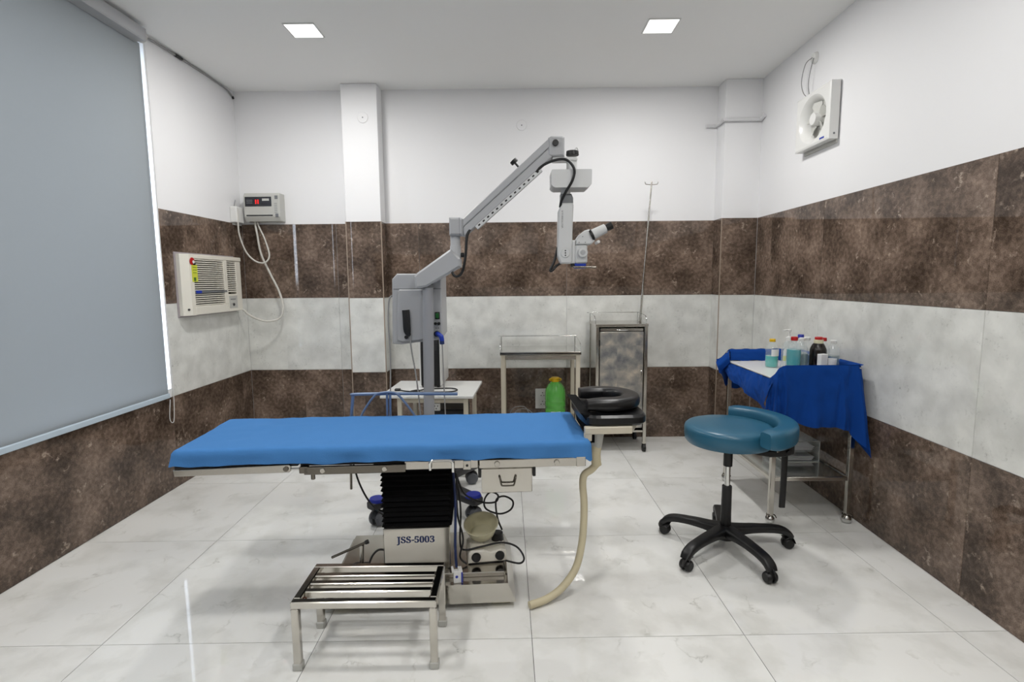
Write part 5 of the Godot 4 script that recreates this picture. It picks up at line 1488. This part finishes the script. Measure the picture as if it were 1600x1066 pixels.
func bottles() -> void:
	var y := 0.8065
	bottle("bottle", "ribbed bottle of aqua liquid with yellow cap, standing alone on the white top", Vector3(1.585, y, 1.27), 0.036, 0.168, M.aqua_liquid, 0.40, M.yellow_plastic, M.glass, true, true)
	bottle("bottle", "bottle of teal liquid with a red cap behind the draped rail", Vector3(1.594, y, 1.50), 0.037, 0.205, M.teal_liquid, 0.66, M.red_plastic, M.glass)
	bottle("bottle", "clear bottle with white cap between the teal and dark brown bottles", Vector3(1.658, y, 1.46), 0.034, 0.195, M.clear_liquid, 0.55, M.white_gloss, M.glass)
	bottle("bottle", "clear bottle with a blue cap at the back of the cluster", Vector3(1.69, y, 1.385), 0.034, 0.205, M.clear_liquid, 0.50, M.blue_plastic, M.glass)
	bottle("bottle", "clear bottle with white cap beside the blue capped one", Vector3(1.752, y, 1.34), 0.034, 0.185, M.clear_liquid, 0.45, M.white_gloss, M.glass)
	var b := bottle("bottle", "dark brown antiseptic bottle with cream neck and red cap", Vector3(1.727, y, 1.50), 0.042, 0.203, null, 0.5, M.red_plastic, M.brown_bottle)
	var st := S()
	lathe(st, [Vector2(0.018, 0.166), Vector2(0.023, 0.166), Vector2(0.024, 0.170), Vector2(0.024, 0.188), Vector2(0.018, 0.189)], Transform3D(), 24)
	part("neck_band", st, M.ivory_plastic, b)
	bottle("bottle", "clear bottle with a red cap next to the wall", Vector3(1.800, y, 1.42), 0.034, 0.190, M.clear_liquid, 0.45, M.red_plastic, M.glass)
	bottle("bottle", "clear bottle with white cap and paper wrap at the wall end", Vector3(1.806, y, 1.505), 0.034, 0.185, M.clear_liquid, 0.55, M.white_gloss, M.glass)
	# pump dispenser behind the teal bottle
	F = Transform3D(Basis(), Vector3(1.61, y, 1.41))
	var t := thing("pump_dispenser", "white pump dispenser bottle behind the teal bottle", "dispenser", Vector3.ZERO)
	st = S()
	lathe(st, [Vector2(0, 0), Vector2(0.034, 0), Vector2(0.036, 0.006), Vector2(0.036, 0.135), Vector2(0.030, 0.155), Vector2(0.016, 0.170), Vector2(0.016, 0.178), Vector2(0, 0.178)], Transform3D(), 28)
	part("body", st, M.clear_plastic, t)
	st = S()
	lathe(st, [Vector2(0, 0.172), Vector2(0.018, 0.172), Vector2(0.018, 0.192), Vector2(0.008, 0.196), Vector2(0.005, 0.20), Vector2(0.005, 0.226), Vector2(0, 0.226)], Transform3D(), 24)
	part("collar", st, M.white_gloss, t)
	st = S()
	cyl(st, Vector3(0, 0.224, 0), Vector3(0, 0.238, 0), 0.011)
	sweep(st, smooth_path([Vector3(0.004, 0.232, 0), Vector3(-0.018, 0.234, 0.003), Vector3(-0.036, 0.231, 0.005)], 4), [0.006], [0.004], Vector3.UP, 10)
	part("pump_head", st, M.white_gloss, t)
	F = Transform3D(Basis(), Vector3(1.645, y, 1.325))
	t = thing("drop_bottle", "small translucent dropper bottle with yellow printed label", "bottle", Vector3.ZERO)
	st = S()
	lathe(st, [Vector2(0, 0), Vector2(0.018, 0), Vector2(0.019, 0.004), Vector2(0.019, 0.10), Vector2(0.012, 0.118), Vector2(0, 0.118)], Transform3D(), 20)
	part("body", st, M.white_gloss, t)
	cyl_part("cap", Vector3(0, 0.112, 0), Vector3(0, 0.158, 0), 0.0135, M.clear_plastic, t, 0.011)
	st = S()
	lathe(st, [Vector2(0.0192, 0.045), Vector2(0.0195, 0.045), Vector2(0.0195, 0.075), Vector2(0.0192, 0.075)], Transform3D(), 20)
	part("label", st, M.yellow_label, t)
	F = Transform3D(Basis(Vector3.UP, 0.3), Vector3(1.712, y, 1.572))
	t = thing("medicine_carton", "small plain white carton in front of the dark brown bottle", "carton", Vector3.ZERO)
	box_part("box", Vector3(-0.022, 0.0, -0.014), Vector3(0.022, 0.118, 0.014), M.white_paper, t, 0.001)
	F = Transform3D(Basis(Vector3.UP, -0.1), Vector3(1.760, y, 1.580))
	t = thing("paper_cup", "small white cup by the rail at the wall end", "cup", Vector3.ZERO)
	st = S()
	lathe(st, [Vector2(0, 0), Vector2(0.016, 0), Vector2(0.0175, 0.004), Vector2(0.022, 0.094), Vector2(0.0208, 0.094), Vector2(0.016, 0.006), Vector2(0, 0.005)], Transform3D(), 24)
	part("shell", st, M.white_paper, t)
	F = Transform3D(Basis(), Vector3(1.53, y, 1.53))
	t = thing("cotton_swab", "scrap of white cotton lying on the white trolley top", "cotton", Vector3.ZERO)
	st = S()
	tube(st, [Vector3(-0.03, 0.008, 0.02), Vector3(-0.01, 0.010, 0.0), Vector3(0.015, 0.009, 0.012), Vector3(0.03, 0.009, -0.012), Vector3(0.005, 0.016, -0.02), Vector3(-0.02, 0.012, -0.008)], 0.008, 8, 5)
	part("wad", st, M.white_paper, t)
	F = Transform3D(Basis(), Vector3(1.515, y, 1.605))
	t = thing("tape_ring", "white ring of tape lying against the draped rail", "tape", Vector3.ZERO)
	st = S()
	lathe(st, [Vector2(0.018, 0), Vector2(0.026, 0), Vector2(0.026, 0.02), Vector2(0.018, 0.02), Vector2(0.018, 0)], Transform3D(), 24)
	part("roll", st, M.white_paper, t)

func saddle_stool() -> void:
	F = Transform3D()
	var c := Vector3(1.092, 0, 1.90)
	var t := thing("saddle_stool", "teal padded round stool with curved armrest on a black five star base", "stool", c)
	var feet := [Vector3(0.842, 0, 1.735), Vector3(0.838, 0, 2.10), Vector3(1.172, 0, 2.205), Vector3(1.405, 0, 1.895), Vector3(1.166, 0, 1.605)]
	var hub := S()
	lathe(hub, [Vector2(0, 0.055), Vector2(0.045, 0.058), Vector2(0.050, 0.075), Vector2(0.046, 0.112), Vector2(0.034, 0.125), Vector2(0, 0.125)], Transform3D(Basis(), c), 28)
	part("base_hub", hub, M.black_plastic, t)
	for p in feet:
		var d: Vector3 = (p - c).normalized()
		var l: float = (p - c).length()
		var st := S()
		sweep(st, smooth_path([c + d * 0.015 + Vector3(0, 0.098, 0), c + d * 0.06 + Vector3(0, 0.100, 0), c + d * l * 0.5 + Vector3(0, 0.104, 0), c + d * l * 0.82 + Vector3(0, 0.098, 0), c + d * l * 0.97 + Vector3(0, 0.082, 0), c + d * l * 1.04 + Vector3(0, 0.058, 0)], 4), [0.040, 0.040, 0.038, 0.036, 0.034, 0.033, 0.031, 0.030, 0.029, 0.028, 0.027, 0.026, 0.026, 0.026, 0.025, 0.025, 0.025, 0.025, 0.024, 0.023, 0.022], [0.028, 0.027, 0.026, 0.025, 0.024, 0.022, 0.020, 0.019, 0.018, 0.017, 0.017, 0.017, 0.017, 0.017, 0.017, 0.017, 0.016, 0.016, 0.015, 0.014, 0.013], Vector3.UP, 16, 0.5)
		var leg := part("base_leg", st, M.black_plastic, t)
		var side := d.cross(Vector3.UP)
		st = S()
		for s in [-1.0, 1.0]:
			cyl(st, p + side * s * 0.006 + Vector3(0, 0.0275, 0), p + side * s * 0.026 + Vector3(0, 0.0275, 0), 0.0275, 0.024, 22, 0.004)
		var w := part("castor", st, M.black_plastic, leg)
		st = S()
		sweep(st, smooth_path([p + d * 0.030 + Vector3(0, 0.030, 0), p + d * 0.020 + Vector3(0, 0.052, 0), p + Vector3(0, 0.060, 0), p - d * 0.022 + Vector3(0, 0.052, 0)], 4), [0.024], [0.004], Vector3.ZERO, 12)
		part("castor_hood", st, M.black_plastic, w)
	var up := Vector3.UP
	cyl_part("lower_sleeve", c + up * 0.11, c + up * 0.325, 0.025, M.black_plastic, t, 0.023, 28)
	cyl_part("gas_lift", c + up * 0.32, c + up * 0.46, 0.0135, M.chrome, t, 0.0135, 24)
	cyl_part("upper_sleeve", c + up * 0.425, c + up * 0.545, 0.021, M.black_plastic, t, 0.021, 28)
	var sc := Vector3(1.100, 0, 1.875)
	var st := S()
	lathe(st, [Vector2(0, 0.536), Vector2(0.175, 0.534), Vector2(0.196, 0.539), Vector2(0.204, 0.550), Vector2(0.207, 0.570), Vector2(0.208, 0.603), Vector2(0.205, 0.614), Vector2(0.197, 0.622), Vector2(0.182, 0.627), Vector2(0.10, 0.630), Vector2(0, 0.631)], Transform3D(Basis(), sc), 56)
	part("seat", st, M.teal_vinyl, t)
	cyl_part("seat_plate", sc + up * 0.527, sc + up * 0.538, 0.15, M.black_plastic, t, 0.16, 32)
	var path := []
	var rx := []
	var ry := []
	for k in 31:
		var a := lerpf(deg_to_rad(-69), deg_to_rad(76), k / 30.0)
		path.append(sc + Vector3(cos(a) * 0.258, 0.618, sin(a) * 0.258))
		var e := minf(1.0, minf(k, 30 - k) / 1.5)
		rx.append(0.046 * lerpf(0.72, 1.0, e))
		ry.append(0.044 * lerpf(0.80, 1.0, e))
	st = S()
	sweep(st, path, rx, ry, Vector3.UP, 24, 0.42)
	part("armrest", st, M.teal_vinyl, t)
	st = S()
	prism(st, [Vector2(1.16, 0.525), Vector2(1.30, 0.520), Vector2(1.375, 0.560), Vector2(1.375, 0.505), Vector2(1.33, 0.492), Vector2(1.26, 0.490), Vector2(1.16, 0.512)], 1.90, 1.975, Transform3D(), 0.004)
	var br := part("armrest_bracket", st, M.black_plastic, t)
	cyl_part("bracket_knob", Vector3(1.345, 0.515, 1.97), Vector3(1.345, 0.515, 1.985), 0.012, M.black_plastic, br)
	cyl_part("bracket_bolt", Vector3(1.295, 0.520, 1.972), Vector3(1.295, 0.520, 1.979), 0.006, M.steel, br)
	st = S()
	sweep(st, [Vector3(1.338, 0.520, 1.955), Vector3(1.338, 0.40, 1.957), Vector3(1.334, 0.238, 1.960)], [0.014], [0.007], Vector3.BACK, 12, 0.4)
	part("adjusting_strip", st, M.black_plastic, br)

# ---------------------------------------------------------------- scene
func _ready() -> void:
	var cam := Camera3D.new()
	cam.name = "camera"
	add_child(cam)
	cam.position = Vector3(0.0598, 1.3372, 4.4316)
	cam.rotation = Vector3(-0.1144, 0.0062, -0.0087)
	cam.fov = rad_to_deg(2.0 * atan(533.0 / 836.4518))
	cam.near = 0.05
	cam.current = true
	var env := Environment.new()
	env.background_mode = Environment.BG_SKY
	var sky := Sky.new()
	var sm := ProceduralSkyMaterial.new()
	sm.sky_top_color = Color(0.86, 0.92, 1.0)
	sm.sky_horizon_color = Color(0.93, 0.96, 1.0)
	sm.ground_horizon_color = Color(0.45, 0.46, 0.46)
	sm.ground_bottom_color = Color(0.35, 0.35, 0.34)
	sm.sky_energy_multiplier = 3.6
	sm.ground_energy_multiplier = 1.5
	sky.sky_material = sm
	env.sky = sky
	env.tonemap_mode = Environment.TONE_MAPPER_LINEAR
	env.tonemap_exposure = 1.0
	env.sdfgi_enabled = true
	env.ssao_enabled = true
	env.ssil_enabled = true
	var we := WorldEnvironment.new()
	we.name = "environment"
	we.environment = env
	add_child(we)
	make_materials()
	ceiling_lights()
	room()
	blind()
	operating_table()
	microscope()
	saddle_stool()
	dressing_trolley()
	footstep()
	desk()
	instrument_trolley()
	steel_cabinet()
	air_conditioner()
	exhaust_fan()
	foot_pedal()
	bottles()
